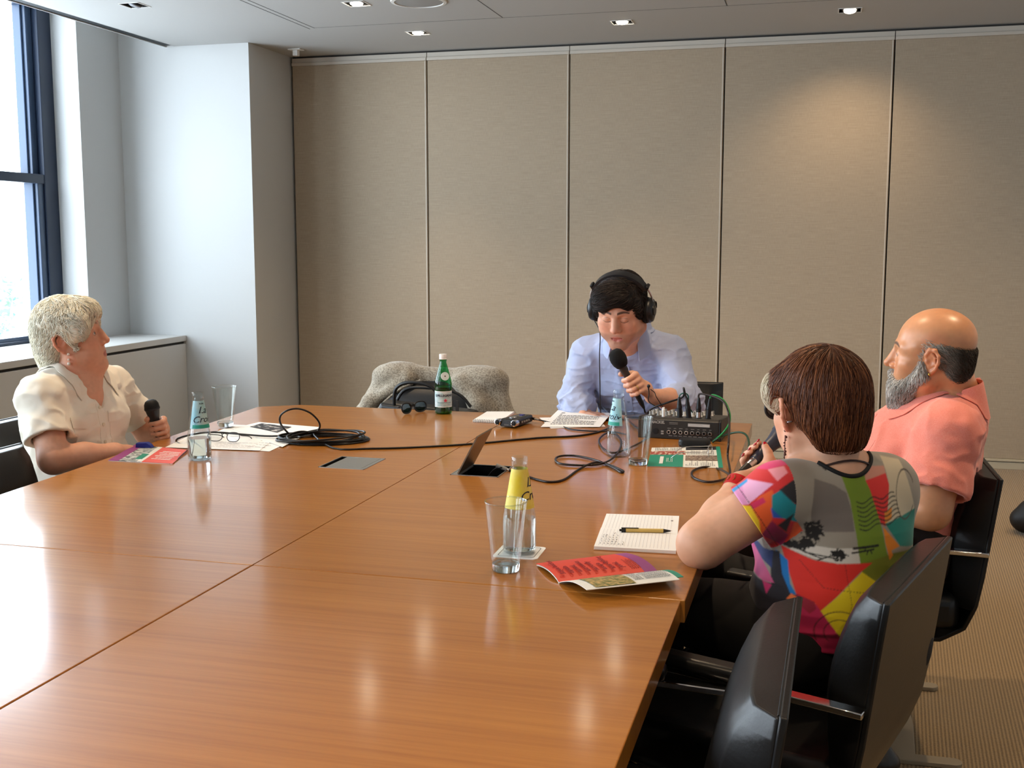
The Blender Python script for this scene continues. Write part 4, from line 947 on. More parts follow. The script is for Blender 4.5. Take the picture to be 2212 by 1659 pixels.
# wire eyeglasses on the papers
e_=specs('eyeglasses','thin black framed eyeglasses lying on the white papers','eyeglasses',(-1.925,3.365,TZ+.006),math.radians(2),mat('dark frame metal',(26,26,28),.3,metal=.5),M_lensc,.050,.032,.017,.0016,.0013,.001,-.25)
r_=specs('reading_glasses','silver reading glasses lying upturned on the teal leaflet','eyeglasses',(-.318,3.555,TZ+.004),math.radians(90),mat('silver frame metal',(200,196,190),.25,metal=.8),M_lensc,.046,.028,.018,.0012,.001,.001,-.1)
cs=thing('spectacle_case','black spectacle case behind the teal leaflet','case',(-.385,3.735,TZ),math.radians(2))
MB().prism(rr(.105,.06,.018),.001,.028).build('case_body',M_black,cs,smooth=0,bev=.008); MB().prism(rr(.1056,.0606,.018),.0165,.0172).build('case_seam',M_gun,cs,smooth=0)
# white stereo plug with thin wires
wp0=mw(-.062,-.09,topz(-.09));wp_=thing('white_plug','white stereo plug standing in the mixer','plug',tuple(wp0))
MB().lathe([(.0058,0),(.0058,.024),(.0046,.026),(.004,.034),(0,.034)],18).build('plug_body',M_white,wp_)
cable([wp0+np.array((0,0,.03)),atY(1418,858,3.88),atY(1414,848,3.88),atY(1405,841,3.88)],.0015,'thin black wire rising from the white stereo plug')
sp0=atY(1401,834,3.88);cable([sp0,atY(1402,850,3.885),atY(1402,868,3.90),mw(-.1,.03,.085)],.0018,'thin black wire with a round splitter behind the white stereo plug')
sb=thing('wire_splitter','tiny round black wire splitter above the mixer','splitter',tuple(sp0));MB().ball((0,0,0),.0062).build('bead',M_black,sb);MB().cone((0,0,-.005),(0,0,-.014),.003,.002,10).build('neck',M_black,sb)
# blue clip at the table edge near the white-haired woman
bc=thing('badge_clip','small blue plastic clip at the table edge by the white-haired woman','clip',(*at(313,968)[:2],TZ),.15)
MB().prism([(-.028,0),(.030,0),(.022,.012),(.010,.020),(-.026,.018)],-.012,.012,np.array([[1,0,0],[0,0,-1.],[0,1,0]])).build('clip_body',mat('blue plastic',(30,44,140),.35),bc,smooth=0,bev=.002)
MB().bb((.012,-.013,.0),(.032,.013,.0035)).build('dark_tab',M_black,bc,smooth=0)
# ================================================================== chairs
M_lea=mat('black leather',(24,24,25),.36,spec=.5,bump=((160,160,160),.12,.002)); M_stit=mat('dark stitched seam',(10,10,10),.6); M_bar=mat('beige grey steel bar',(150,138,118),.45,metal=.2)
def chair(label,loc,rz):
    t=thing('conference_chair',label,'chair',loc,rz,'black leather conference chairs around the table')
    # local frame: sits facing +y
    def back(u,v):      # front cushion surface
        x=(u-.5)*.53;z=.435+.362*v;e=1-abs(2*u-1)**6
        bul=.035+.055*math.sin(math.pi*min(1,(1-v)*.9+.06))**.8
        return (x,-.255-.045*v+bul*e**.5*(1 if v<.985 else .8),z)
    b=MB();nu,nv=14,12
    F=np.array([[back(i/nu,j/nv) for j in range(nv+1)] for i in range(nu+1)])
    Bk=F.copy();Bk[:,:,1]=-.262-.045*(F[:,:,2]-.435)/.362
    P=np.vstack([F.reshape(-1,3),Bk.reshape(-1,3)]);m=(nu+1)*(nv+1);q=[]
    for i in range(nu):
        for j in range(nv):
            a=i*(nv+1)+j;q+=[(a,a+1,a+nv+2,a+nv+1),(a+m,a+nv+1+m,a+nv+2+m,a+1+m)]
    rim=[i*(nv+1) for i in range(nu+1)]+[nu*(nv+1)+j for j in range(1,nv+1)]+[i*(nv+1)+nv for i in range(nu-1,-1,-1)]+[j for j in range(nv-1,0,-1)]
    for a,c in zip(rim,rim[1:]+rim[:1]): q.append((a,c,c+m,a+m))
    b.add(P,q);bo=b.build('back_cushion',M_lea,t,smooth=50,bev=.006,seg=3)
    # flat back shell sweeping under the seat
    prof=[(-.260-.045,.80),(-.260-.03,.68),(-.260-.012,.53),(-.258,.45),(-.235,.385),(-.18,.345),(-.08,.335),(.12,.34)]
    s=MB()
    def shell(u,v):
        k=v*(len(prof)-1);i=min(int(k),len(prof)-2);f=k-i;y=prof[i][0]*(1-f)+prof[i+1][0]*f;z=prof[i][1]*(1-f)+prof[i+1][1]*f
        w=.535 if v<.45 else .535-.13*(v-.45)/.55
        return ((u-.5)*w,y,z)
    s.grid(shell,8,28,thick=.012);s.build('back_shell',M_lea,t,smooth=50,bev=.003)
    ln=MB();ln.tube([(x,-.259-.045,.797) for x in np.linspace(-.258,.258,12)],.0022,6)
    for k in(-1,1): ln.tube([(k*.262,-.258-.045*v,.437+.36*v) for v in np.linspace(0,1,8)],.0022,6)
    ln.build('welt_seam',M_stit,bo,smooth=60)
    se=MB().box((0,.02,.418),(.50,.50,.10)).build('seat_cushion',M_lea,t,smooth=50,bev=.03,seg=4)
    for k in(-1,1):
        x=k*.286
        ar=MB();path=[(x,-.285,.60),(x,-.1,.606),(x,.10,.612),(x,.20,.605),(x,.225,.58),(x,.225,.50),(x,.20,.40),(x*.8,.1,.345)]
        pp=catmull(path,4);w=.015;h=.006;T=np.gradient(pp,axis=0);T/=np.linalg.norm(T,axis=1)[:,None]
        vs=[];fs=[]
        for i,(p,tt) in enumerate(zip(pp,T)):
            sx=np.array((1.,0,0));n=np.cross(sx,tt);n/=np.linalg.norm(n)
            vs+=[p+sx*w+n*h,p-sx*w+n*h,p-sx*w-n*h,p+sx*w-n*h]
        for i in range(len(pp)-1):
            for j in range(4): fs.append((4*i+j,4*i+(j+1)%4,4*i+4+(j+1)%4,4*i+4+j))
        fs+=[(3,2,1,0),tuple(4*(len(pp)-1)+j for j in range(4))]
        ar.add(vs,fs);a_=ar.build('arm_rail',M_chrome,t,smooth=40,bev=.002)
        pd=MB();pd.box((x,.06,.628),(.046,.27,.028),rotx(.02));pd.build('arm_pad',M_lea,a_,smooth=60,bev=.011,seg=3)
    MB().cone((0,-.09,.012),(0,-.05,.34),.032,.026,24).build('column',M_bar,t)
    MB().prism([(x_,y_-.10) for x_,y_ in [(-.05,-.045),(-.27,-.03),(-.27,.03),(-.05,.045),(.05,.045),(.27,.03),(.27,-.03),(.05,-.045)]],.002,.013).build('cross_bar',M_bar,t,smooth=0,bev=.002)
    for k in(-1,1):
        MB().prism([(k*.275+x,y) for x,y in rr(.045,.50,.0224,8)],.001,.014).build('foot_bar',M_bar,t,smooth=0,bev=.002)
    return t
def place_chair(c,fwd,label,first=[None]):
    rz=math.atan2(fwd[1],fwd[0])-math.pi/2
    if first[0] is None: first[0]=chair(label,(*c,0),rz);return first[0]
    return dup(first[0],(*c,0),rz,label)
def chair_by_back(bx,by,fwd,label):
    f=unit((*fwd,0));return place_chair((bx+f[0]*.30,by+f[1]*.30),f,label)
chair_by_back(-.032,1.725,(-1,0.02),'empty black leather chair nearest the camera, tucked under the table edge')
chair_by_back(.197,2.245,(-.956,.29),'black leather chair behind the woman in the colourful top')
chair_by_back(.462,3.41,(-1,-.02),'black leather chair carrying the bald man in the coral shirt')
chair_by_back(-2.75,3.285,(1,.0),'black leather chair behind the white-haired woman')
chair_by_back(-2.37,2.665,(1,.0),'empty black leather chair at the left picture edge in front of the white-haired woman')
chair_by_back(-1.655,4.78,(0,-1),'black leather chair with a grey jacket hung over its back')
chair_by_back(-.665,5.02,(.05,-1),'black leather chair behind the man wearing headphones')
# grey tweed jacket draped over the far chair
M_tweed=mat('grey tweed',(176,166,148),.95,sheen=.3,noise=((160,160,160),(128,118,102),.42,.62),bump=((220,220,220),.5,.002)); M_lining=mat('black jacket lining',(16,15,16),.4)
jx,jy=-1.645,4.80
J=[rc((jx-.19,jy-.005,.815),(jx+.19,jy-.005,.805),.05,.05,.03),
   ell((jx-.20,jy-.02,.82),(.11,.085,.052),None,.05),ell((jx+.20,jy-.01,.805),(.12,.085,.055),None,.05),
   rc((jx-.245,jy-.02,.80),(jx-.345,jy-.06,.62),.055,.045,.04),rc((jx-.345,jy-.06,.62),(jx-.36,jy-.05,.42),.045,.05,.04),
   rc((jx+.25,jy-.01,.79),(jx+.335,jy-.06,.62),.06,.05,.04),rc((jx+.335,jy-.06,.62),(jx+.36,jy-.06,.42),.05,.05,.04),
   sbox((jx,jy+.075,.62),(.29,.02,.21),None,.02,.05),
   rc((jx-.30,jy-.10,.70),(jx-.12,jy-.09,.80),.026,.022,.04),rc((jx-.30,jy-.10,.70),(jx-.34,jy-.12,.55),.028,.03,.04),
   rc((jx+.12,jy-.08,.80),(jx+.22,jy-.12,.70),.03,.035,.04),rc((jx+.22,jy-.12,.70),(jx+.29,jy-.13,.56),.04,.04,.04)]
pos,qd=sdf_mesh(J,.008,lambda P:.006*vnoise(P,(14,14,9),4)+.002*vnoise(P,(40,40,30),5))
jk=mesh_obj('jacket',pos,qd,M_tweed,None,(jx,jy,.45),None,1);tag(jk,'light grey tweed jacket draped over the back of the far chair','jacket')
b=MB().grid(lambda u,v:((u-.5)*.5,-.055-.03*v,.30-.26*v+.05*math.sin(math.pi*u)),10,8,thick=.006);b.build('lining',M_lining,jk)
lp=MB()
for s in(-1,1):
    lp.tube(catmull([(s*.06,-.085,.355),(s*.15,-.115,.315),(s*.25,-.135,.22),(s*.30,-.15,.10)],5),.006,6)
lp.build('lapel_edge',M_tweed,jk)
for k in range(1): MB().lathe([(.009,0),(.009,.003),(0,.004)],16,(.318,-.175,.07),rotx(math.pi/2)).build('button',mat('brown horn button',(70,52,40),.4),jk)
# black bag on that chair
hb=thing('handbag','black leather bag with top handles sitting on the jacket chair','bag',(-1.60,4.50,.47))
MB().prism([(-.23,0),(.24,0),(.22,.24),(-.20,.27)],-.06,.06,np.array([[1,0,0],[0,0,-1.],[0,1,0]])).build('bag_body',M_lea,hb,smooth=30,bev=.02,seg=3)
MB().tube(catmull([(-.13,-.05,.26),(-.12,-.055,.33),(-.06,-.06,.36),(.04,-.06,.345),(.09,-.055,.27)],6),.008,8).build('handle',M_lea,hb)
MB().tube(catmull([(-.16,.05,.26),(-.1,.06,.32),(.1,.06,.31),(.18,.05,.25)],6),.007,8).build('handle',M_lea,hb)
MB().tube([(-.22,-.063,.2),(0,-.066,.21),(.22,-.063,.19)],.003,6).build('piping',M_stit,hb)
b=MB()
for k in(.13,.155): b.box((k,-.062,.24),(.012,.006,.10))
b.build('buckle_strap',M_gun,hb,smooth=0)
# bags on the carpet
bg=thing('shoulder_bag','black bag with pale cloth on the carpet at the right picture edge','bag',(1.16,5.85,0))
pos,qd=sdf_mesh([ell((0,0,.10),(.19,.15,.10),None,.03),ell((-.12,.02,.07),(.10,.09,.075),None,.03),rc((-.14,0,.12),(.1,.02,.2),.03,.05,.04)],.008,lambda P:.008*vnoise(P,(16,16,16),3))
mesh_obj('bag_body',pos,qd,mat('black nylon',(17,17,19),.55),bg)
pos,qd=sdf_mesh([ell((.06,-.06,.20),(.13,.10,.06),rotz(.4),.03),rc((-.10,-.08,.13),(.05,-.1,.24),.018,.03,.03)],.007,lambda P:.008*vnoise(P,(22,22,22),8))
mesh_obj('pale_cloth',pos,qd,mat('pale grey cloth',(186,182,180),.85),bg)
fb=thing('leather_purse','black leather purse on the carpet under the chair of the woman in the colourful top','bag',(.17,3.03,0))
pos,qd=sdf_mesh([ell((0,0,.04),(.085,.055,.04),None,.03),rc((-.04,0,.06),(.035,0,.065),.02,.02,.03)],.006,lambda P:.005*vnoise(P,(25,25,25),3))
mesh_obj('purse_body',pos,qd,M_lea,fb)
MB().box((-.03,-.02,.085),(.03,.015,.012)).build('clasp',M_gun,fb,smooth=0,bev=.002)
# ================================================================== people
def R3(yaw,pitch,roll):
    return rotz(math.radians(yaw))@rotx(math.radians(pitch))@roty(math.radians(roll))
def head_ops(lid=.4,mouth=0.,jaw=1.,nose=1.,cheek=1.,ear=(1,1),flare=1.,ry=.095,chin=.070):
    """head in its own frame: x character's right, y forward, z up, metres; lid 0 open .. 1 shut"""
    A=[ell((0,.081-ry,.035),(.077,ry,.083),None,.02),ell((0,.030,.0),(.066,.058,.078),None,.03),
       ell((0,.032,-.062),(.053*jaw,.052,.050),None,.03),rc((-.008,chin,-.104),(.008,chin,-.104),.0195,.0195,.02)]
    for s in(-1,1):
        A+=[rc((s*.056,-.004,-.035),(s*.050*jaw,.004,-.066),.018,.019*jaw,.03),rc((s*.050*jaw,.004,-.066),(s*.014,.068,-.103),.018*jaw,.017,.03),
            ell((s*.043,.054,-.022),(.024*cheek,.024,.020),None,.025),ell((s*.032,.060,-.055),(.022*cheek,.024,.026),None,.025),
            rc((s*.013,.083,.028),(s*.047,.064,.026),.0095,.009,.012),rc((s*.05,.055,.02),(s*.062,.03,.03),.012,.012,.02)]
    A+=[rc((0,.086,.018),(0,.090,.004),.0085,.0085,.012),rc((0,.090,.004),(0,.107*nose,-.029),.0085,.0115,.008),
        ell((.0115,.094,-.036),(.0085,.011,.0075),None,.005),ell((-.0115,.094,-.036),(.0085,.011,.0075),None,.005),
        ell((0,.078,-.066),(.030,.016,.022),None,.012)]
    A+=[ell((0,.088,-.016),(.0125,.017,.024),None,.010)]
    # eye sockets, lids
    for s in(-1,1):
        A+=[ell((s*.031,.092,.003),(.017,.012,.0125),None,.012,'-')]
    for s in(-1,1):
        c=(s*.031,.0735,.003);A+=[ell(c,(.0165,.0135,.0135),None,.004)]
        up=.0055*(1-lid)
        if lid<.95: A+=[ell((s*.031,.0885,.0015-.0018*lid),(.0142,.010,.0012+up),None,.002,'-')]
        A+=[rc((s*.019,.0825,-.0085),(s*.043,.078,-.0075),.0022,.002,.006)]
    # mouth
    A+=chain([(-.026,.078,-.068),(-.011,.0885,-.0640),(0,.0905,-.0648),(.011,.0885,-.0640),(.026,.078,-.068)],[.003,.0050,.0046,.0050,.003],.004)
    zl=-.0745-.007*mouth
    A+=chain([(-.024,.078,-.0705-.003*mouth),(-.009,.0875,zl),(.009,.0875,zl),(.024,.078,-.0705-.003*mouth)],[.003,.0060,.0060,.003],.004)
    A+=chain([(-.026,.082,-.0672),(-.012,.0935,-.0688-.001*mouth),(0,.0965,-.0695-.003*mouth),(.012,.0935,-.0688-.001*mouth),(.026,.082,-.0672)],[.0016,.0020+.001*mouth,.0022+.0032*mouth,.0020+.001*mouth,.0016],.002,'-')
    A+=[ell((.006,.101,-.0445),(.0034,.005,.0024),None,.003,'-'),ell((-.006,.101,-.0445),(.0034,.005,.0024),None,.003,'-')]
    # ears
    for s,on in((1,ear[0]),(-1,ear[1])):
        if not on: continue
        X=lambda o,y,z:(s*(.0735+o*flare),y-.010,z-.004)
        A+=[ell(X(.004,-.001,.0),(.0065*flare,.014,.026),None,.008)]
        A+=chain([X(.004,.013,.0),X(.006,.015,.016),X(.010,.006,.030),X(.014,-.008,.030),X(.018,-.018,.016),X(.018,-.018,-.002),X(.012,-.011,-.020),X(.005,-.001,-.030)],[.003,.0038,.0042,.0044,.0044,.0042,.0045,.0066],.004)
        A+=chain([X(.009,.000,.021),X(.011,-.009,.010),X(.010,-.009,-.006),X(.007,-.002,-.014)],[.003,.0033,.0033,.003],.003)
        A+=[ell(X(.015,.003,.000),(.0075,.007,.010),None,.005,'-')]
        A+=[ell(X(.006,.0125,-.002),(.004,.004,.006),None,.004)]
    return A
def place(ops,R,t,s=1.): return [p.xf(R,t,s) for p in ops]
def skin_colour(base,R,t,s,lips=(176,84,78),brow=None,lash=None,beard=None,blush=.25,lid=.4,browz=.027):
    base=lin(base)
    def f(P):
        q=(P-t)@R/s;c=np.tile(base,(len(P),1));x,y,z=np.abs(q[:,0]),q[:,1],q[:,2];hd=np.linalg.norm(q,axis=1)<.19
        def mixc(w,col): 
            nonlocal c
            w=np.clip(w,0,1)[:,None]*hd[:,None];c=c*(1-w)+lin(col)*w
        red=base*np.array((1.05,.72,.66))
        w=np.exp(-(((x-.045)/.02)**2+((z+.03)/.022)**2))*(y>.03)*blush+np.exp(-((x/.016)**2+((z+.033)/.014)**2))*(y>.08)*blush*1.2+np.clip((x-.074)/.008,0,1)*(y<.02)*blush*1.6
        w=np.clip(w,0,.7)[:,None]*hd[:,None];c=c*(1-w)+red*w
        n=vnoise(P,(120,120,120),3)*.05+vnoise(P,(35,35,35),4)*.05;c=c*(1+n[:,None])
        if beard is not None: mixc(beard[1]*np.clip((y-.01)/.03,0,1)*np.clip((-.048-z)/.01,0,1)*np.clip(1-(np.maximum(0,-.118-z))/.02,0,1),beard[0])
        if lid>=.95:
            cz=-.0075+.0035*((x-.031)/.012)**2;mixc(np.clip(1-(np.abs(z-cz)/.0016)**2,0,1)*(np.abs(x-.031)<.0145)*(y>.06)*.95,lash[0]);mixc(np.clip(1-(np.abs(z-.0105+.004*((x-.031)/.013)**2)/.0014)**2,0,1)*(np.abs(x-.031)<.013)*(y>.06)*.45,lash[0])  # lash line, plus a fainter dark line painting shade into the lid crease
        mixc((1-np.clip(((x/.0245)**2+((z+.0705)/.0115)**2-.55)/.45,0,1))*(y>.074)*.85,lips)
        if brow is not None:
            tb=np.clip((x-.012)/.038,0,1);bz=browz+.0045*np.sin(tb*np.pi)-.0035*tb;mixc((1-np.clip((np.abs(z-bz)/(.0052-.07*np.clip(x-.03,0,.05))-.55)/.45,0,1))*(x>.011)*(x<.052)*(y>.045)*.9,brow)
        if lash is not None and lid<.95:
            d=np.abs(np.sqrt((x-.031)**2+((z-.0015+.0018*lid)*1.7)**2)-.0122);mixc(np.clip(1-d/.0022,0,1)*(z>-.006)*(y>.06)*lash[1],lash[0])
        return c
    return f
def eye(s,R,t,sc,parent,o,gaze=(0,1,0),iris=(70,52,40)):
    """eyeball with coloured iris"""
    m=MB().ball((0,0,0),.0122*sc,None,28,20);v=np.concatenate(m.v);g=unit(R@np.array(gaze));ang=np.degrees(np.arccos(np.clip((v/np.linalg.norm(v,axis=1)[:,None])@g,-1,1)))
    c=np.where(ang[:,None]<11,lin((10,10,10)),np.where(ang[:,None]<27,lin(iris),lin((226,218,212))))
    ob=m.build('eye',M_eye,parent,smooth=180);ob.location=t+sc*R@np.array((s*.031,.0735,.003))-np.array(o)
    a=ob.data.color_attributes.new('Col','FLOAT_COLOR','POINT');c4=np.ones((len(v),4),np.float32);c4[:,:3]=c;a.data.foreach_set('color',c4.ravel());return ob
def grip(c,a,n,t,r,wrist,s=1.,spread=.0205,wr=.026,thumb=True,end=215,rf=.0088,tend=-150,tofs=(1.3,2.0,2.35)):
    """hand closed round a rod: c centre, a along the rod, n towards the palm, t the way the fingers wrap"""
    a=unit(a);n=unit(n-a*np.dot(a,n));t=unit(t-a*np.dot(a,t)-n*np.dot(n,t));A=[];tips=[]
    pt=lambda ph,rad,off:c+a*off+rad*(math.cos(math.radians(ph))*n+math.sin(math.radians(ph))*t)
    for i,(off,L,rr_) in enumerate(((1.45,.97,.95),(.5,1.05,1.),(-.48,1.,.96),(-1.4,.86,.84))):
        o=off*spread*s;f=rf*rr_*s
        k0=pt(24,r+.020*s,o*1.02);k1=pt(24+66*L,r+.020*s,o*.99+.001);k2=pt(24+118*L,r+.010*s,o*.97);k3=pt(24+(end-40)*L,r+f*.75,o*.95)
        A+=chain([k0,k1,k2,k3],[f*1.12,f*1.06,f*.95,f*.82],.0035*s)
        A+=[rc(wrist,k0,wr*.62,f*1.15,.012)]
        tips.append((k3,k2))
    A+=[ell((np.array(wrist)*.45+pt(10,r+.022*s,0)*.55),.021*s,None,.02)]
    if thumb:
        b0=np.array(wrist)*.55+pt(-30,r+.02*s,spread*.6*s)*.45;b1=pt(-62,r+.020*s,spread*tofs[0]*s);b2=pt(tend*.71,r+.012*s,spread*tofs[1]*s);b3=pt(tend,r+.010*s,spread*tofs[2]*s)
        A+=[rc(b0,b1,.016*s,.0125*s,.012)]+chain([b1,b2,b3],[.0118*s,.0108*s,.0088*s],.004*s);tips.append((b3,b2))
    return A,tips
def collar(parent,o,c,fwd,up,m,r=(.062,.07),hs=.028,fall=.036,point=.03,phimax=152,dip=.035,out=.020,name='collar',th=.002):
    up=unit(up);f=unit(np.array(fwd)-up*np.dot(fwd,up));rt=np.cross(f,up)
    def fn(u,v):
        ph=math.radians((u-.5)*2*phimax);e=abs(2*u-1);ca,sa=math.cos(ph),math.sin(ph)
        z0=-dip*e**2.2;ro=0;z=0
        fl=fall+point*max(0,(e-.62)/.38)**1.5
        if v<.35: ro=-.002*v/.35;z=z0+hs*v/.35
        elif v<.5: q=(v-.35)/.15;ro=-.002+.007*q;z=z0+hs+.0025*math.sin(math.pi*q)
        else: q=(v-.5)/.5;ro=.005+out*q;z=z0+hs-fl*q
        sp=.010*max(0,(e-.7)/.3) if v>.5 else 0
        return np.array(c)+rt*sa*(r[0]+ro+sp)+f*(-ca)*(r[1]+ro)+up*z
    return MB().grid(fn,40,14,thick=th).build(name,m,parent,o,smooth=60) if parent is None else fin(MB().grid(fn,40,14,thick=th),name,m,parent,o)
def collar2(parent,o,ops,noise,c,fwd,up,m,rin=(.062,.068),w=.042,wf=.075,stand=.024,phimax=150,dip=.05,lean=0.,off=.004):
    """shirt collar: a band hugging the neck that falls outwards and lies on the shirt"""
    up=unit(up);f=unit(np.array(fwd)-up*np.dot(fwd,up));rt=np.cross(f,up);c=np.array(c,float);nu,nv=48,12;Q=np.zeros((nu+1,nv+1,3));P=[];idx=[];E=[]
    for i in range(nu+1):
        ph=math.radians((i/nu-.5)*2*phimax);e=abs(2*i/nu-1);d=rt*math.sin(ph)*1.+f*(-math.cos(ph))
        ww=w+(wf-w)*max(0,(e-.55)/.45)**1.4
        tang=(f*math.sin(ph)*np.sign(ph)*0)
        for j in range(nv+1):
            v=j/nv;rr_=rin[0]*abs(math.sin(ph))+rin[1]*abs(math.cos(ph))
            q=d*(rr_+ww*v*.80)+f*(lean+.35*ww*v*max(0,(e-.6)/.4));P.append(c+q+up*.14);E.append((e,v))
    P=np.array(P);E=np.array(E)
    for _ in range(50): P=P-up*(np.clip(ev(ops,P,noise=noise)-off,-.01,.03)*.85)[:,None]
    h=(P-c)@up;zt=-dip*E[:,0]**2.2+stand*(1-.15*E[:,0])
    zmin=zt-np.where(E[:,1]<.12,0,(E[:,1]-.12)/.88*(stand*1.0+.055))
    hh=np.maximum(h,zmin)+.004*np.sin(np.clip(E[:,1],0,1)*np.pi);P=P+up*(hh-h)[:,None]
    g=P.reshape(nu+1,nv+1,3)
    return fin(MB().grid(lambda u,v:g[int(round(u*nu)),int(round(v*nv))],nu,nv,thick=-.0025),'collar',m,parent,o,60)
def fin(b,name,m,parent,o,smooth=60,bev=0): return b.build(name,m,parent,o,smooth,bev)
def patch(ops,noise,c,Ud,Vd,Nd,outline,off,name,m,parent,o,nu=16,nv=12,th=.0015):
    """cloth patch laid on a surface: outline(u,v)->(x,y) in the patch plane"""
    Ud,Nd=unit(Ud),unit(Nd);Vd=unit(Vd);P=[]
    for i in range(nu+1):
        for j in range(nv+1):
            x,y=outline(i/nu,j/nv);P.append(np.array(c)+Ud*x+Vd*y+Nd*.10)
    P=np.array(P)
    for _ in range(36): P=P-Nd*(np.clip(ev(ops,P,noise=noise),-.02,.05)*.9)[:,None]
    P=P+Nd*off
    g=P.reshape(nu+1,nv+1,3);b=MB().grid(lambda u,v:g[int(round(u*nu)),int(round(v*nv))],nu,nv,thick=-th)
    return fin(b,name,m,parent,o,80)
def along(ops,noise,pts,Nd,off):
    P=np.array(pts,float)+unit(Nd)*.1
    for _ in range(36): P=P-unit(Nd)*(np.clip(ev(ops,P,noise=noise),-.02,.05)*.9)[:,None]
    return P+unit(Nd)*off
def microphone(name,label,head,tail,kind,up=(0,0,1)):
    """handheld microphone from head centre to the end of its plug"""
    head=np.array(head,float);tail=np.array(tail,float);a=unit(tail-head);L=np.linalg.norm(tail-head);x=unit(np.cross(a,up));R=np.stack([x,np.cross(a,x),a],1)
    t=thing(name,label,'microphone',tuple(head))
    if kind=='foam':
        MB().lathe([(0,-.036),(.014,-.034),(.024,-.026),(.030,-.010),(.0305,.004),(.028,.018),(.022,.031),(.019,.034),(.016,.034),(0,.03)],32,(0,0,0),R).build('foam_windscreen',M_foam,t,smooth=70)
        MB().lathe([(.015,.028),(.015,.05),(.0128,.056),(.0125,L-.075),(.0115,L-.07),(0,L-.07)],28,(0,0,0),R).build('handle',M_gun,t,smooth=40)
    else:
        hm=MB().lathe([(0,-.026),(.010,-.0255),(.019,-.020),(.0245,-.010),(.0255,.0),(.0255,.004)],32,(0,0,0),R).build('grille_head',M_mesh,t,smooth=70)
        MB().lathe([(.0262,.003),(.0268,.006),(.0262,.009),(.0245,.011)],32,(0,0,0),R).build('grille_ring',M_micb,t,smooth=60)
        MB().lathe([(.0245,.009),(.0215,.024),(.0175,.042),(.0165,.05),(.0115,L-.075),(.0115,L-.068),(0,L-.068)],32,(0,0,0),R).build('handle',M_micg if kind=='grey' else M_micb,t,smooth=40)
    pb=MB().lathe([(.0098,L-.068),(.0098,L-.045)],22,(0,0,0),R).build('plug_collar',M_silver if kind=='grey' else M_black,t)
    MB().lathe([(.0098,L-.045),(.0088,L-.02),(.0045,L),(0,L)],22,(0,0,0),R).build('plug',M_black,t)
    return t
M_skin=mat('skin',(200,150,120),.48,spec=.4,attr='Col',sss=.12,bump=((500,500,500),.12,.001)); M_eye=mat('eyeball',(230,226,220),.12,spec=.6,attr='Col')
M_hair=mat('hair',(60,50,40),.5,spec=.35,attr='Col')
M_gold=mat('gold metal',(212,170,90),.2,metal=1.)
def hair_obj(name,parent,o,shape,h,noise,st,colf,label=None):
    """st: list of strand (verts, quads, n_strands, verts_per_strand); colf(P, rnd)->rgb"""
    parts=[];cols=[]
    if shape is not None:
        p,q=sdf_mesh(shape,h,noise);parts.append((p,q));cols.append(colf(p,np.full(len(p),.35)))
    for v,q,N in st:
        parts.append((v,q));r=np.repeat(np.random.RandomState(len(v)).rand(N),len(v)//N);cols.append(colf(v,r))
    v,q=merge(parts);ob=mesh_obj(name,v,q,M_hair,parent,o,np.concatenate(cols))
    if label: ob['label']=label
    return ob
def roots_on(shape,n,R,t,s,cond,seed):
    p,_q=sdf_mesh(shape,.0045);l=(p-t)@R/s;p=p[cond(l)];rg=np.random.RandomState(seed);return p[rg.choice(len(p),n,replace=n>len(p))]+rg.randn(n,3)*.0015
def trousers(parent,o,hips,knees,ankles,m,name='trousers',rr_=(.095,.07,.05)):
    A=[rc(hips[0],hips[1],.125,.125,.05)]
    for h_,k_,a_ in zip(hips,knees,ankles): A+=[rc(h_,k_,rr_[0]+.005,rr_[1],.04),rc(k_,a_,rr_[1],rr_[2],.03)]
    p,q=sdf_mesh(A,.010,lambda P:.004*vnoise(P,(16,16,16),2));return mesh_obj(name,p,q,m,parent,o,None,1)
def shoes(parent,o,ankles,dirs,m):
    for a_,d in zip(ankles,dirs):
        d=unit((*d[:2],0));a_=np.array(a_);b_=np.array((a_[0],a_[1],.045))
        p,q=sdf_mesh([rc(b_-d*.03,b_+d*.12,.043,.036,.03),rc(b_+(0,0,.0),a_,.042,.045,.03),plane((0,0,.004),(0,0,-1))],.006);mesh_obj('shoe',p,q,m,parent,o)
H=.0027
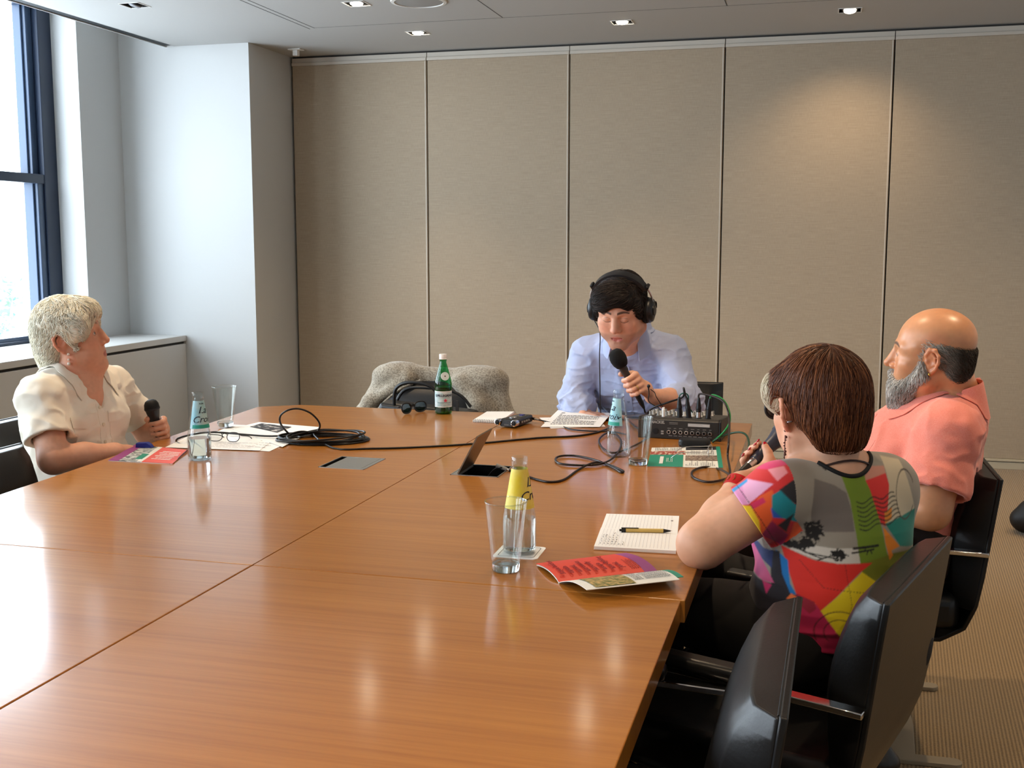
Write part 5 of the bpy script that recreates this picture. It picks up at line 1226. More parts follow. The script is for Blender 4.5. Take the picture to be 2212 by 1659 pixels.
# ---------------------------------------------------------------- the man in headphones
def man():
    HR=R3(175,-26,-1);hp=np.array((-.709,4.15,1.172));s=1.045
    o=np.array((-.70,4.72,0.))
    hd=place(head_ops(lid=.97,mouth=1.4,jaw=1.18,cheek=1.12,ear=(0,0))+[ell((.047,.03,-.055),(.022,.035,.035),None,.03),ell((-.047,.03,-.055),(.022,.035,.035),None,.03)],HR,hp,s)
    L=lambda x,y,z:hp+s*HR@np.array((x,y,z))
    neck=[rc(L(0,-.03,-.05),(-.705,4.36,1.04),.056,.060,.03),rc(L(0,.0,-.075),(-.705,4.33,1.00),.042,.05,.03)]
    c0,c1=np.array((-.703,4.43,.87)),np.array((-.685,4.53,.68));BR=frame((-.02,-1,0.))@rotx(-.28)
    tor=[ell(c0,(.158,.108,.17),BR,.05),ell(c1,(.132,.118,.20),BR,.06),rc((-.855,4.39,.972),(-.56,4.39,.982),.052,.052,.05),rc((-.705,4.37,1.045),(-.84,4.39,.978),.042,.05,.04),rc((-.705,4.37,1.045),(-.575,4.39,.988),.042,.05,.04),ell((-.708,4.33,1.005),(.09,.058,.06),None,.04),ell((-.70,4.64,.52),(.17,.15,.13),None,.06)]
    rs,re,rw=np.array((-.880,4.385,.965)),np.array((-.925,4.345,.80)),np.array((-.872,4.265,.760))
    ls,le,lw=np.array((-.553,4.385,.975)),np.array((-.478,4.27,.815)),np.array((-.578,4.075,.858))
    mh=np.array((-.690,3.99,1.003));mt=np.array((-.600,4.03,.820));ax=unit(mh-mt)
    hc=mt+(mh-mt)*.47
    g,tips=grip(hc,ax,np.array((1,.15,-.1)),np.array((-.1,-1,-.05)),.0125,lw,1.06,end=205)
    # right hand resting on the pages
    rh=[ell(rw+np.array((.045,-.02,-.006)),(.05,.034,.0115),rotz(-.2),.015)]
    for k in range(4):
        b0=rw+np.array((.088+.004*k,-.045+.017*k,-.010));d=rotz(1.15+.08*k)@np.array((0,-1,0));rh+=chain([b0,b0+d*.035-(0,0,.000),b0+d*.065-(0,0,.002)],[.0088,.008,.0068],.004)
    rh+=chain([rw+np.array((.03,-.03,-.006)),rw+np.array((.06,-.055,-.010)),rw+np.array((.085,-.065,-.012))],[.013,.011,.009],.005)
    arms=[rc(rs,re,.050,.043,.03),rc(re,rw,.043,.028,.02),rc(ls,le,.050,.043,.03),rc(le,(le+lw)/2,.043,.039,.02),rc((le+lw)/2,lw,.039,.028,.02)]
    body=hd+neck+tor+arms+g+rh
    p,q=sdf_mesh(body,H)
    col=skin_colour((226,170,142),HR,hp,s,lips=(200,110,100),brow=(58,40,32),lash=((52,32,28),.9),beard=((120,96,86),.35),blush=.40,lid=.97,browz=.031)
    B=mesh_obj('person',p,q,M_skin,None,o,col(p));tag(B,'man with dark hair in a pale blue shirt speaking into a foam-topped microphone','person')
    for e in(-1,1): eye(e,HR,hp,s,B,o,(0,.75,-.66),(60,42,30))
    # hair
    cut_=[ell((-.014,.128,-.038),(.078,.078,.108),None,.012,'-'),ell((-.012,.10,-.014),(.056,.06,.070),None,.008,'-')]
    hs=[ell((0,-.016,.042),(.088,.108,.089),None,.02),ell((.016,.062,.084),(.066,.048,.037),None,.03),rc((-.035,.078,.080),(.052,.078,.060),.020,.020,.02),ell((.074,.02,.02),(.016,.04,.04),None,.02),ell((-.074,.02,.02),(.016,.04,.04),None,.02)]+cut_+[plane((0,0,-.055),(0,.35,-1),.01)]
    hw=place(hs,HR,hp,s)
    nz=lambda P:.0026*vnoise((P-hp)@HR,(22,80,60),2)
    def flow(P):
        l=(P-hp)@HR/s;d=np.zeros_like(l);fr=np.clip(l[:,1]/.06,0,1)*(l[:,2]>.02);d[:,0]=fr*1.1;d[:,1]=-.5*(1-fr)+.35*fr;d[:,2]=-.7+.35*fr
        d[:,0]+=.3*np.sign(l[:,0])*(1-fr);return d@HR.T
    rt=roots_on(hw,3000,HR,hp,s,lambda l:(l[:,2]>-.05),3)
    v,qq=strands(hw,rt,flow,8,.008,.0008,.0045,.0012,2,.16)
    cf=lambda P,r:lin((18,14,12))+(r[:,None]**2)*lin((70,54,46))*.7
    hair_obj('hair',B,o,hw,.0028,nz,[(v,qq,len(rt))],cf)
    # shirt
    M=mat('pale blue shirt cotton',(176,188,222),.8,sheen=.2,bump=((900,900,900),.15,.0006))
    sh=infl(tor,.010)+[rc(rs,re,.066,.056,.022),rc(re,re*.55+rw*.45,.060,.054,.02),rc(re*.62+rw*.38,re*.5+rw*.5,.062,.060,.012),
        rc(ls,le,.066,.058,.022),rc(le,le*.72+lw*.28,.060,.055,.02),rc(le*.85+lw*.15,le*.72+lw*.28,.060,.058,.012),rc(rs+(0,0,.008),ls+(0,0,.008),.05,.05,.05)]
    d=unit(rw-re);sh+=[plane(re*.46+rw*.54,d,.004,big=9)] if False else []
    sh+=[rc((-.706,4.32,1.12),(-.705,4.35,1.05),.056,.052,.008,'-'),rc((-.712,4.265,1.075),(-.716,4.255,1.01),.016,.004,.008,'-')]
    def wr(P):
        n=vnoise(P,(10,10,22),1)+.5*vnoise(P+3,(22,22,30),2);f=1-np.abs(n);lowarm=np.clip((.97-P[:,2])/.15,.45,1)
        g=1-np.abs(vnoise(P@rotx(.5),(16,16,42),8));g2=1-np.abs(vnoise(P@roty(.7),(40,18,30),9));return (-.010*np.clip(f-.5,0,1)*2+.004*vnoise(P,(26,26,14),6)-.008*g**5-.003*g2**6)*lowarm
    p,q=sdf_mesh(sh,.0038,wr);S=mesh_obj('shirt',p,q,M,B,o)
    for a_,b_,r_ in((re,rw,.0595),(le,lw,.058)):
        f_=.46 if a_ is re else .27;dd=unit(b_-a_);x=unit(np.cross(dd,(0,0,1)));RR=np.stack([x,np.cross(dd,x),dd],1)
        fin(MB().lathe([(r_*.74,.012),(r_*1.0,.016),(r_*1.06,.004),(r_*1.08,-.02),(r_*1.02,-.034),(r_*.96,-.03)],36,a_+(b_-a_)*f_,RR),'rolled_cuff',M,S,o)
    collar2(S,o,sh,wr,(-.706,4.325,1.094),(-.06,-1,0),(0,-.30,1),M,(.058,.058),.028,.046,.028,148,.036,.0)
    pl=[(-.713+.002*k,4.2,.955-.034*k) for k in range(9)]
    al=along(sh,wr,pl,(0,-1,0.15),.0015)
    fin(MB().grid(lambda u,v:al[int(round(v*8))]+np.array(((u-.5)*.03,0,0)),2,8,thick=.002),'placket',M,S,o)
    M_bt=mat('grey blue button',(120,128,150),.4)
    for k in(2,4,6): fin(MB().lathe([(.0055,0),(.0055,.002),(0,.0025)],16,al[k]+np.array((0,-.001,0)),np.array([[1,0,0],[0,0,-1.],[0,1,0]])),'button',M_bt,S,o)
    trousers(B,o,((-.79,4.66,.565),(-.61,4.66,.565)),((-.84,4.28,.56),(-.56,4.28,.56)),((-.82,4.30,.10),(-.58,4.30,.10)),mat('dark trousers',(34,36,44),.85))
    shoes(B,o,((-.82,4.30,.12),(-.58,4.30,.12)),((0,-1),(0,-1)),M_black)
    k2=tips[2][1];rg=MB().tube([hc-ax*.0098+(.0125+.021)*(math.cos(a)*0*np.zeros(3)) for a in(0,1)],.001,4) if False else None
    kk0=g[8].fn if False else None
    ph=math.radians(62);n_=unit(np.array((1,.15,-.1))-ax*np.dot(ax,(1,.15,-.1)));t_=unit(np.array((-.1,-1,-.05))-ax*np.dot(ax,(-.1,-1,-.05))-n_*np.dot(n_,(-.1,-1,-.05)))
    rc_=hc-ax*.0102+.0335*(math.cos(ph)*n_+math.sin(ph)*t_);td=unit(-math.sin(ph)*n_+math.cos(ph)*t_);e1=ax;e2=np.cross(td,ax)
    fin(MB().tube([rc_+.0102*(math.cos(a)*e1+math.sin(a)*e2) for a in np.linspace(0,2*np.pi,25)[:-1]],.0016,8,True),'ring',M_gold,B,o)
    microphone('microphone','black foam-topped microphone in the hand of the man in headphones',mh,mt,'foam')
    # headphones
    hpn=thing('headphones','black over-ear headphones worn by the dark-haired man','headphones',tuple(hp))
    q=lambda x,y,z:s*HR@np.array((x,y,z))
    arc=[q(.101*math.sin(a),-.012,.030+.112*math.cos(a)) for a in np.linspace(-1.25,1.25,21)]
    bnd=MB();vs=[];fs=[]
    for i,a in enumerate(np.linspace(-1.12,1.12,25)):
        for r_,y in((.0,-.018),(.0,.018),(.012,.016),(.013,0),(.012,-.016)): vs.append(q((.097+r_)*math.sin(a),-.012+y,.032+(.094+r_)*math.cos(a)))
    for i in range(24):
        for j in range(5): fs.append((5*i+j,5*i+(j+1)%5,5*i+5+(j+1)%5,5*i+5+j))
    fs+=[(4,3,2,1,0),tuple(120+j for j in range(5))]
    bnd.add(vs,fs).build('padded_headband',M_micb,hpn,smooth=40)
    for e in(-1,1):
        MB().tube(catmull([q(e*.100,-.012,.075),q(e*.110,-.012,.05),q(e*.114,-.012,.02)],5),.0034,8).build('steel_slider',M_silver,hpn)
        MB().box(q(e*.098,-.012,.082),(.012,.03,.022),HR@roty(e*.5)).build('slider_block',M_black,hpn,smooth=0,bev=.003)
        Rc=HR@roty(e*math.pi/2)
        MB().lathe([(0,.0),(.034,.0),(.046,.006),(.050,.014),(.047,.024),(.034,.028),(0,.022)],32,q(e*.076,-.008,-.006),Rc).build('ear_cushion',M_foam,hpn,smooth=60)
        cu=MB().lathe([(.046,.022),(.047,.028),(.041,.038),(.025,.043),(0,.044)],32,q(e*.078,-.008,-.006),Rc).build('ear_cup',M_micb,hpn,smooth=50)
        MB().lathe([(.019,.0415),(.019,.0435),(.015,.044),(0,.044)],24,q(e*.080,-.008,-.006),Rc).build('cup_badge',M_gun,cu)
        MB().tube(catmull([q(e*.114,-.012,.022),q(e*.119,.012,.012),q(e*.119,.016,-.01)],5),.003,6).tube(catmull([q(e*.114,-.012,.022),q(e*.119,-.036,.012),q(e*.119,-.036,-.01)],5),.003,6).build('yoke',M_black,hpn)
    e0=hp+q(.10,.01,-.048)
    cable([e0,atY(1296,720,4.12),atY(1295,770,4.16),atY(1296,830,4.19),atY(1297,882,4.22),atY(1300,905,4.30),atY(1302,925,4.30)],.0020,'thin black headphone cord hanging down the shirt front',cat='cord',name='headphone_cord')
    me=mt
    cable([me,me+np.array((.006,.01,-.02)),mw(-.12,-.02,.085),mw(-.10,-.05,.100),mw(-.05,-.06,.12),mw(.0,-.06,.142),up(T2,.035,-.012),up(T2,.012,-.006),up(T2,-.004)],CR,'black microphone cable arching over the mixer to its plug')
man()
# printed fabric of the colourful top: colour, outline in metres on the cloth
SUV=np.array([0.9924, -0.1228, 0.0]);SWV=np.array([0.0246, 0.199, 0.9797])
TORSO_PRINT=[((120,110,102),[(-.064,.136),(-.022,.122),(.003,.106),(.014,.07),(.02,.027),(-.042,.026),(-.07,.05),(-.071,.069)]),
 ((214,206,194),[(-.11,-.016),(-.078,-.001),(-.041,-.005),(-.018,-.007),(.026,-.006),(.032,-.037),(-.017,-.037),(-.063,-.029)]),
 ((116,140,30),[(-.008,.162),(.043,.155),(.057,.107),(.074,.052),(.083,.019),(.091,-.019),(.098,-.036),(.032,-.037),(.024,.018),(.011,.089),(-.009,.146)]),
 ((118,124,24),[(.032,-.037),(.107,-.024),(.166,-.027),(.147,-.1),(.077,-.089),(.035,-.054)]),
 ((206,190,160),[(.094,.166),(.136,.157),(.167,.051),(.088,.038),(.101,.114)]),
 ((206,140,120),[(.043,.155),(.095,.15),(.096,.137),(.046,.128)]),
 ((222,44,40),[(.046,.128),(.096,.137),(.101,.114),(.096,.074),(.089,.033),(.079,.038),(.072,.057),(.056,.107)]),
 ((230,140,40),[(.087,.062),(.105,.069),(.104,.046),(.088,.038)]),
 ((16,128,112),[(.088,.038),(.167,.057),(.176,-.027),(.125,-.013)]),
 ((236,136,30),[(.083,.033),(.124,-.013),(.102,-.018),(.107,-.028),(.098,-.037),(.088,-.0)]),
 ((224,44,32),[(-.124,-.011),(-.063,-.032),(-.017,-.037),(.059,-.037),(.032,-.054),(-.051,-.131),(-.06,-.119),(-.098,-.102),(-.111,-.057)]),
 ((232,206,20),[(-.051,-.131),(.035,-.054),(.084,-.089),(.147,-.095),(.129,-.222),(.013,-.224)]),
 ((190,30,80),[(-.1,-.11),(-.06,-.119),(-.051,-.131),(.018,-.224),(-.043,-.226),(-.151,-.204)]),
 ((150,24,50),[(-.098,-.102),(-.063,-.114),(-.06,-.128),(-.073,-.138),(-.102,-.115)]),
 ((20,120,196),[(-.133,-.023),(-.111,-.04),(-.108,-.086),(-.097,-.104),(-.109,-.104),(-.122,-.069)]),
 ((34,30,40),[(-.142,-.028),(-.126,-.025),(-.122,-.069),(-.109,-.103),(-.098,-.105),(-.102,-.119),(-.124,-.179),(-.198,-.18),(-.191,-.095),(-.142,-.094)]),
 ((30,50,110),[(-.167,-.033),(-.137,-.028),(-.14,-.064),(-.155,-.054)]),
 ((214,90,140),[(-.212,-.029),(-.162,-.038),(-.155,-.054),(-.137,-.091),(-.156,-.094),(-.201,-.083)]),
 ((210,40,110),[(-.157,-.094),(-.141,-.096),(-.152,-.117)]),
 ((240,120,60),[(-.117,-.116),(-.107,-.103),(-.097,-.108),(-.102,-.116)])]
SLEEVE_PRINT=[((226,52,110),[(-.048,.072),(.014,.11),(.025,.086),(-.014,.072)]),
 ((214,34,40),[(.015,.106),(.041,.105),(.056,.08),(.02,.084)]),
 ((240,150,160),[(-.014,.072),(.012,.08),(.021,.069),(.006,.053)]),
 ((236,172,206),[(-.051,.053),(.0,.048),(-.04,.009),(-.058,.007),(-.081,.026)]),
 ((228,150,196),[(-.081,.026),(-.058,.044),(-.04,.009),(-.06,.006)]),
 ((56,150,210),[(-.084,.025),(-.05,.054),(-.048,.048),(-.078,.02)]),
 ((38,34,38),[(.01,.038),(.052,.076),(.059,.067),(.04,.014)]),
 ((236,92,34),[(-.023,.024),(-.001,.038),(.004,.026),(.0,-.019),(.001,-.039),(-.021,-.044),(-.035,.0)]),
 ((214,40,90),[(-.036,.01),(-.016,.024),(-.01,.016),(-.033,.0)]),
 ((244,202,36),[(-.06,.007),(-.035,.007),(-.02,-.017),(-.017,-.041),(-.023,-.038)]),
 ((18,132,142),[(-.001,.028),(.012,.038),(.054,.001),(.048,-.017),(.001,-.006)]),
 ((40,90,180),[(-.002,.008),(.017,-.01),(.002,-.01)]),
 ((150,28,74),[(-.0,-.015),(.023,-.039),(.011,-.061),(-.016,-.041)]),
 ((36,32,36),[(.009,-.023),(.036,.001),(.021,-.034)]),
 ((222,214,200),[(.051,.042),(.059,.038),(.049,.001),(.04,.014)]),
 ((236,90,40),[(.035,-.016),(.048,-.015),(.039,-.049),(.022,-.051)])]
def inpoly(q,poly):
    x,y=q[:,0],q[:,1];c=np.zeros(len(q),bool);n=len(poly)
    for i in range(n):
        (x0,y0),(x1,y1)=poly[i],poly[(i+1)%n]
        if y0==y1: continue
        c^=((y0>y)!=(y1>y))&(x<(x1-x0)*(y-y0)/(y1-y0)+x0)
    return c
def segd(q,a,b):
    a,b=np.array(a),np.array(b);d=b-a;h=np.clip((q-a)@d/(d@d),0,1);return np.linalg.norm(q-a-h[:,None]*d,axis=1)
# ---------------------------------------------------------------- the white-haired woman
def woman_white():
    HR=R3(-67,11,3);hp=np.array((-2.398,3.22,1.103));s=1.045;o=np.array((-2.46,3.2,0.))
    L=lambda x,y,z:hp+s*HR@np.array((x,y,z))
    hd=place(head_ops(lid=.35,mouth=0,jaw=1.04,cheek=1.08,nose=.985,ear=(1,1),flare=1.,ry=.089,chin=.062)+[ell((.042,.032,-.066),(.02,.03,.028),None,.03),ell((-.042,.032,-.066),(.02,.03,.028),None,.03)],HR,hp,s)
    nb=np.array((-2.405,3.225,.985))
    neck=[rc(L(0,-.035,-.05),nb,.052,.058,.03),rc(L(0,-.01,-.075),nb+(.02,-.01,-.01),.036,.046,.03),rc(nb+(.02,0,-.0),nb+(.075,-.02,-.07),.05,.045,.05)]
    BR=frame((.985,-.17,0))@rotx(.06);f,r_,u=BR[:,1],BR[:,0],BR[:,2]
    c0=np.array((-2.415,3.215,.835));c1=np.array((-2.385,3.22,.65))
    rs,re,rw=np.array((-2.395,3.055,.920)),np.array((-2.305,2.985,.742)),np.array((-2.205,3.155,.735))
    ls,le,lw=np.array((-2.365,3.385,.915)),np.array((-2.315,3.52,.735)),np.array((-2.235,3.475,.755))
    tor=[ell(c0,(.165,.105,.175),BR,.05),ell(c1,(.175,.145,.17),BR,.06),ell(c0+f*.085+r_*.075+(0,0,-.005),(.075,.062,.068),BR,.045),ell(c0+f*.085-r_*.075+(0,0,-.005),(.075,.062,.068),BR,.045),
        rc(rs,ls,.052,.052,.06),rc(nb-(0,0,.04),rs+(0,0,.005),.045,.044,.05),rc(nb-(0,0,.04),ls+(0,0,.005),.045,.044,.05),ell((-2.47,3.21,.50),(.18,.19,.13),None,.06)]
    mh=np.array((-2.218,3.40,.852));mt=np.array((-2.203,3.425,.690));ax=unit(mh-mt);hc=mh-ax*.085
    g,tips=grip(hc,ax,np.array((.1,1,0.1)),np.array((1,-.1,-.1)),.0125,lw,1.,end=222)
    rh=[rc(rw,rw+np.array((.0,.075,-.02)),.03,.034,.02)]
    arms=[rc(rs,re,.053,.046,.03),rc(re,re*.5+rw*.5,.046,.041,.02),rc(re*.5+rw*.5,rw,.041,.029,.02),rc(ls,le,.05,.044,.03),rc(le,lw,.042,.028,.02)]
    p,q=sdf_mesh(hd+neck+tor+arms+g+rh,H)
    col=skin_colour((222,166,138),HR,hp,s,lips=(188,108,98),brow=(150,124,104),lash=((84,58,48),.8),blush=.35,lid=.35,browz=.031)
    B=mesh_obj('person',p,q,M_skin,None,o,col(p));tag(B,'white-haired woman in a cream short-sleeved shirt holding a black microphone','person')
    for e in(-1,1): eye(e,HR,hp,s,B,o,(0,1,-.08),(84,92,96))
    # tousled hair
    ears=[ell((x*.088,-.012,-.008),(.030,.024,.036),None,.008,'-') for x in(-1,1)]
    hs=[ell((0,-.008,.046),(.090,.099,.090),None,.02),ell((0,-.064,-.025),(.072,.048,.08),None,.03),ell((0,-.058,-.085),(.056,.034,.035),None,.03),ell((.0,.056,.070),(.072,.048,.040),None,.03),ell((.076,.035,.035),(.02,.045,.045),None,.02),ell((-.076,.035,.035),(.02,.045,.045),None,.02),
        rc((.077,.022,.0),(.072,.028,-.028),.010,.003,.01),rc((-.077,.022,.0),(-.072,.028,-.028),.010,.003,.01),
        ell((0,.120,-.038),(.082,.068,.098),None,.012,'-'),ell((0,.10,-.09),(.08,.10,.07),None,.01,'-')]+ears+[plane((0,0,-.118),(0,.1,-1),.01)]
    hw=place(hs,HR,hp,s);nz=lambda P:.009*vnoise(P,(34,34,34),5)+.005*vnoise(P,(70,70,70),6)
    def flow(P):
        l=(P-hp)@HR/s;d=np.zeros_like(l);d[:,1]=-.35+.9*(l[:,1]>.03);d[:,2]=-.8;d[:,0]=.5*np.sign(l[:,0])*(l[:,2]>.06);return (d+.8*np.stack([vnoise(l,(22,22,22),k) for k in(1,2,3)],1))@HR.T
    rt=roots_on(hw,3600,HR,hp,s,lambda l:(l[:,2]>-.10)&~((l[:,1]>.05)&(l[:,2]<.03)),5)
    v,qq=strands(hw,rt,flow,8,.0066,.002,.009,.0015,3,.3,.34)
    cf=lambda P,r:lin((252,246,226))*(.9+.16*r[:,None])+(vnoise(P,(30,30,30),4)[:,None]*.05)*np.array((1,.95,.7))
    hair_obj('hair',B,o,hw,.003,nz,[(v,qq,len(rt))],cf)
    # pearl earring
    e=MB();ep=L(.080,.004,-.043)-(0,.003,0)
    for dz,r in((0,.0045),(-.018,.0036),(-.031,.0058)): e.ball(ep+(0,0,dz),r,None,14,10)
    fin(e,'pearl_earring',mat('pearl',(236,222,206),.25,coat=.5),B,o)
    # shirt
    M=mat('cream linen',(244,236,220),.85,sheen=.2,bump=((700,700,700),.3,.0008))
    se=rs+(re-rs)*.66;sle=ls+(le-ls)*.66
    sh=infl(tor,.012)+[rc(rs,se+(re-rs)*.2,.064,.074,.03),rc(ls,sle+(le-ls)*.2,.064,.072,.03)]
    sh+=[Pr((lambda P,a=se,d=unit(re-rs),c=rs:np.where(np.linalg.norm(np.cross(P-c,d),axis=1)<.085,np.minimum((P-a)@d,.03),-.05)-0),(-9,)*3,(9,)*3,.003,'&')]
    sh+=[Pr((lambda P,a=sle,d=unit(le-ls),c=ls:np.where((np.linalg.norm(np.cross(P-c,d),axis=1)<.085)&(P[:,1]>3.40),np.minimum((P-a)@d,.03),-.05)-0),(-9,)*3,(9,)*3,.003,'&')]
    sh+=[rc(rs+(re-rs)*.45,re,.058,.066,.004,'-')]
    sh+=[rc(L(0,.0,-.08),nb,.055,.058,.01,'-'),rc(nb+f*.04+(0,0,.03),nb+f*.095+(0,0,-.01),.058,.05,.01,'-'),rc(nb+f*.075+(0,0,.0),nb+f*.125+(0,0,-.115),.042,.006,.012,'-'),rc(nb+f*.13+(0,0,.0),nb+f*.19+(0,0,-.10),.05,.012,.012,'-')]
    def wr(P):
        n=vnoise(P,(13,13,24),11)+.5*vnoise(P+5,(28,28,34),12);return -.008*np.clip(.5-np.abs(n),0,1)+.0035*vnoise(P,(34,34,20),13)
    p,q=sdf_mesh(sh,.0038,wr);S=mesh_obj('shirt',p,q,M,B,o)
    collar2(S,o,sh,wr,nb+(.006,0,.008),f,u+f*.20,M,(.060,.066),.040,.052,.026,142,.062,.01)
    Nf=f+u*.12
    for k,sd in enumerate((1,-1)):
        cc=c0+f*.14+r_*sd*.080+u*(-.012)
        patch(sh,wr,cc+u*-.045,r_,u,Nf,lambda a,b:((a-.5)*.105*(1-.12*(1-b)*abs(2*a-1)),(b-.5)*.10),.0008,'chest_pocket',M,S,o)
        patch(sh,wr,cc+u*.012,r_,u,Nf,lambda a,b:((a-.5)*.112,(b-.5)*.036-.010*(1-b)*(1-abs(2*a-1))),.0028,'pocket_flap',M,S,o)
    patch(sh,wr,c0+f*.15+u*-.06,r_,u,Nf,lambda a,b:((a-.5)*.028,(b-.5)*.26),.0008,'placket',M,S,o,4,22)
    M_bt=mat('cream button',(232,220,196),.35)
    al=along(sh,wr,[c0+f*.15+u*(.035-.058*k) for k in range(4)],Nf,.0025);RB_=frame(Nf)
    for P_ in al: fin(MB().lathe([(.0058,0),(.0058,.002),(0,.0026)],16,P_,np.stack([RB_[:,0],RB_[:,2],RB_[:,1]],1)),'button',M_bt,S,o)
    trousers(B,o,((-2.47,3.12,.565),(-2.47,3.30,.565)),((-2.02,3.10,.56),(-2.02,3.34,.56)),((-2.05,3.1,.1),(-2.05,3.34,.1)),mat('cream trousers',(196,186,166),.85))
    shoes(B,o,((-2.05,3.1,.12),(-2.05,3.34,.12)),((1,0),(1,0)),M_black)
    microphone('microphone','black handheld microphone held by the white-haired woman',mh,mt,'black')
    return mt
MT_A=woman_white()
hand,loop,turns,run=COIL
cable([MT_A,MT_A+(.006,.02,-.012),MT_A+(.02,.06,.015),at(385,947,TZ+.02)]+hand[1:]+loop+turns+run,CR,'long black microphone cable coiled on the left of the table and running to the mixer',n=4)
# ---------------------------------------------------------------- the woman in the colourful top
def woman_print():
    HR=R3(33,-5,-2);hp=np.array((.006,2.48,1.064));s=1.04;o=np.array((.05,2.45,0.))
    L=lambda x,y,z:hp+s*HR@np.array((x,y,z))
    hd=place(head_ops(lid=.3,ear=(1,1),flare=1.55),HR,hp,s)
    f=unit((-.45,.893,0));BR=frame(f)@rotx(-.10);r_,u=BR[:,0],BR[:,2]
    nb=np.array((.045,2.455,.958))
    neck=[rc(L(0,-.035,-.05),nb,.050,.056,.03),rc(L(0,.0,-.08),nb+f*.03,.042,.05,.03)]
    c0=np.array((.055,2.485,.805));c1=np.array((.048,2.475,.640))
    ls,le,lw=np.array((-.066,2.385,.893)),np.array((-.222,2.348,.783)),atY(1662,1020,2.535);lm=atY(1600,1052,2.46)
    rs,re,rw=np.array((.150,2.535,.890)),np.array((.17,2.71,.72)),np.array((.02,2.80,.80))
    tor=[ell(c0,(.158,.110,.150),BR,.05),ell(c1,(.172,.138,.165),BR,.06),rc(ls,rs,.046,.046,.06),rc(nb-(0,0,.04),ls+(0,0,.005),.042,.042,.05),rc(nb-(0,0,.04),rs+(0,0,.005),.042,.042,.05),
         ell(c0+f*.10-r_*.07+(0,0,-.03),(.075,.07,.07),None,.05),ell(c0+f*.10+r_*.07+(0,0,-.03),(.075,.07,.07),None,.05)]
    mh=atY(1693,935,2.64);mt=atY(1591,1031,2.505);ax=unit(mh-mt);hc=mt+(mh-mt)*.46
    perp=unit(_r*.72-_u*.69);back=unit(np.cross(ax,perp));back=back if back@_f>0 else -back
    g,tips=grip(hc,ax,perp,back,.0155,lw,.96,end=196,tend=-112,tofs=(-.3,.3,.7))
    arms=[rc(ls,le,.056,.051,.03),rc(le+(0,0,.008),le*.5+lm*.5,.046,.041,.02),rc(le*.5+lm*.5,lm,.040,.030,.02),rc(lm,lw,.029,.026,.02),rc(le,le+(-.006,0,-.004),.044,.040,.02),rc(rs,re,.056,.046,.03),rc(re,rw,.044,.028,.02),rc(rw,rw+(-.05,.02,.02),.028,.03,.02)]
    p,q=sdf_mesh(hd+neck+tor+arms+g,H)
    col=skin_colour((222,168,136),HR,hp,s,lips=(190,84,84),brow=(96,70,54),blush=.35)
    B=mesh_obj('person',p,q,M_skin,None,o,col(p));tag(B,'woman with short brown hair in a colourful printed top, seen from behind with a microphone','person')
    M_nail=mat('red nail varnish',(186,20,36),.15,coat=.6)
    for k3,k2 in tips:
        d=unit(k3-k2);cax=hc+ax*np.dot(k3-hc,ax);n_=unit(k3-cax);fin(MB().ball(k3+n_*.0052+d*.003,(.0052,.0068,.0022),np.stack([np.cross(d,n_),d,n_],1),12,8),'fingernail',M_nail,B,o)
    for e in(-1,1): eye(e,HR,hp,s,B,o)
    hs=[ell((-.004,-.026,.043),(.088,.110,.091),None,.02),ell((-.004,-.068,-.022),(.071,.052,.058),None,.04),ell((0,-.062,-.065),(.048,.038,.03),None,.04),ell((.074,.0,-.01),(.016,.045,.045),None,.02),
        ell((-.060,.03,.04),(.035,.06,.05),None,.02),
        ell((0,.125,-.045),(.09,.075,.105),None,.012,'-'),ell((0,.08,-.13),(.1,.1,.075),None,.015,'-'),ell((-.106,-.002,-.012),(.052,.032,.050),None,.006,'-'),ell((-.100,-.035,-.085),(.055,.055,.055),None,.02,'-'),ell((.100,-.035,-.085),(.055,.055,.055),None,.02,'-'),plane((0,-.05,-.068),(0,.35,-1),.012)]
    hw=place(hs,HR,hp,s);crown=L(.0,-.06,.135)
    def flow(P):
        d=P-crown;l=(P-hp)@HR/s;d=d/np.maximum(.01,np.linalg.norm(d,axis=1))[:,None];d[:,2]-=.5;return d
    nz=lambda P:.0018*vnoise((P-hp)@HR,(60,60,14),7)
    rt=roots_on(hw,3200,HR,hp,s,lambda l:(l[:,2]>-.035)&~((l[:,0]<-.05)&(np.abs(l[:,1])<.05)&(l[:,2]<.055)),8)
    v,qq=strands(hw,rt,flow,7,.0085,.0006,.0030,.0011,4,.16)
    cf=lambda P,r:lin((112,62,36))*(.4+.55*r[:,None])+lin((164,108,66))*.6*(r[:,None]**3)
    hair_obj('hair',B,o,hw,.003,nz,[(v,qq,len(rt))],cf)
    fx=[ell((-.044,.040,.040),(.055,.051,.053),None,.02),ell((0,.132,-.045),(.09,.075,.100),None,.012,'-')]
    fw=place(fx,HR,hp,s);rt=roots_on(fw,500,HR,hp,s,lambda l:(l[:,2]>.0)&(l[:,0]<.0),9)
    v,qq=strands(fw,rt,lambda P:np.tile(HR@np.array((-.5,.1,-.8)),(len(P),1)),8,.008,.0005,.003,.0009,5,.16)
    hair_obj('hair_streak',B,o,fw,.003,None,[(v,qq,len(rt))],lambda P,r:lin((226,214,186))*(.8+.25*r[:,None]),'white front streak of hair')
    # jewellery
    e=MB();ep=L(-.084,-.006,-.047)
    e.ball(ep+(0,0,.010),.003,None,10,8);e.tube([ep,ep+(0,0,-.07)],.0012,6)
    rg=random.Random(2)
    for k in range(11): e.ball(ep+(rg.uniform(-.002,.002),0,-.004-.0062*k),.0016+.0016*(k in(0,5,6,9)),None,10,7)
    fin(e,'drop_earring',mat('dark copper beads',(96,58,50),.3,metal=.5),B,o)
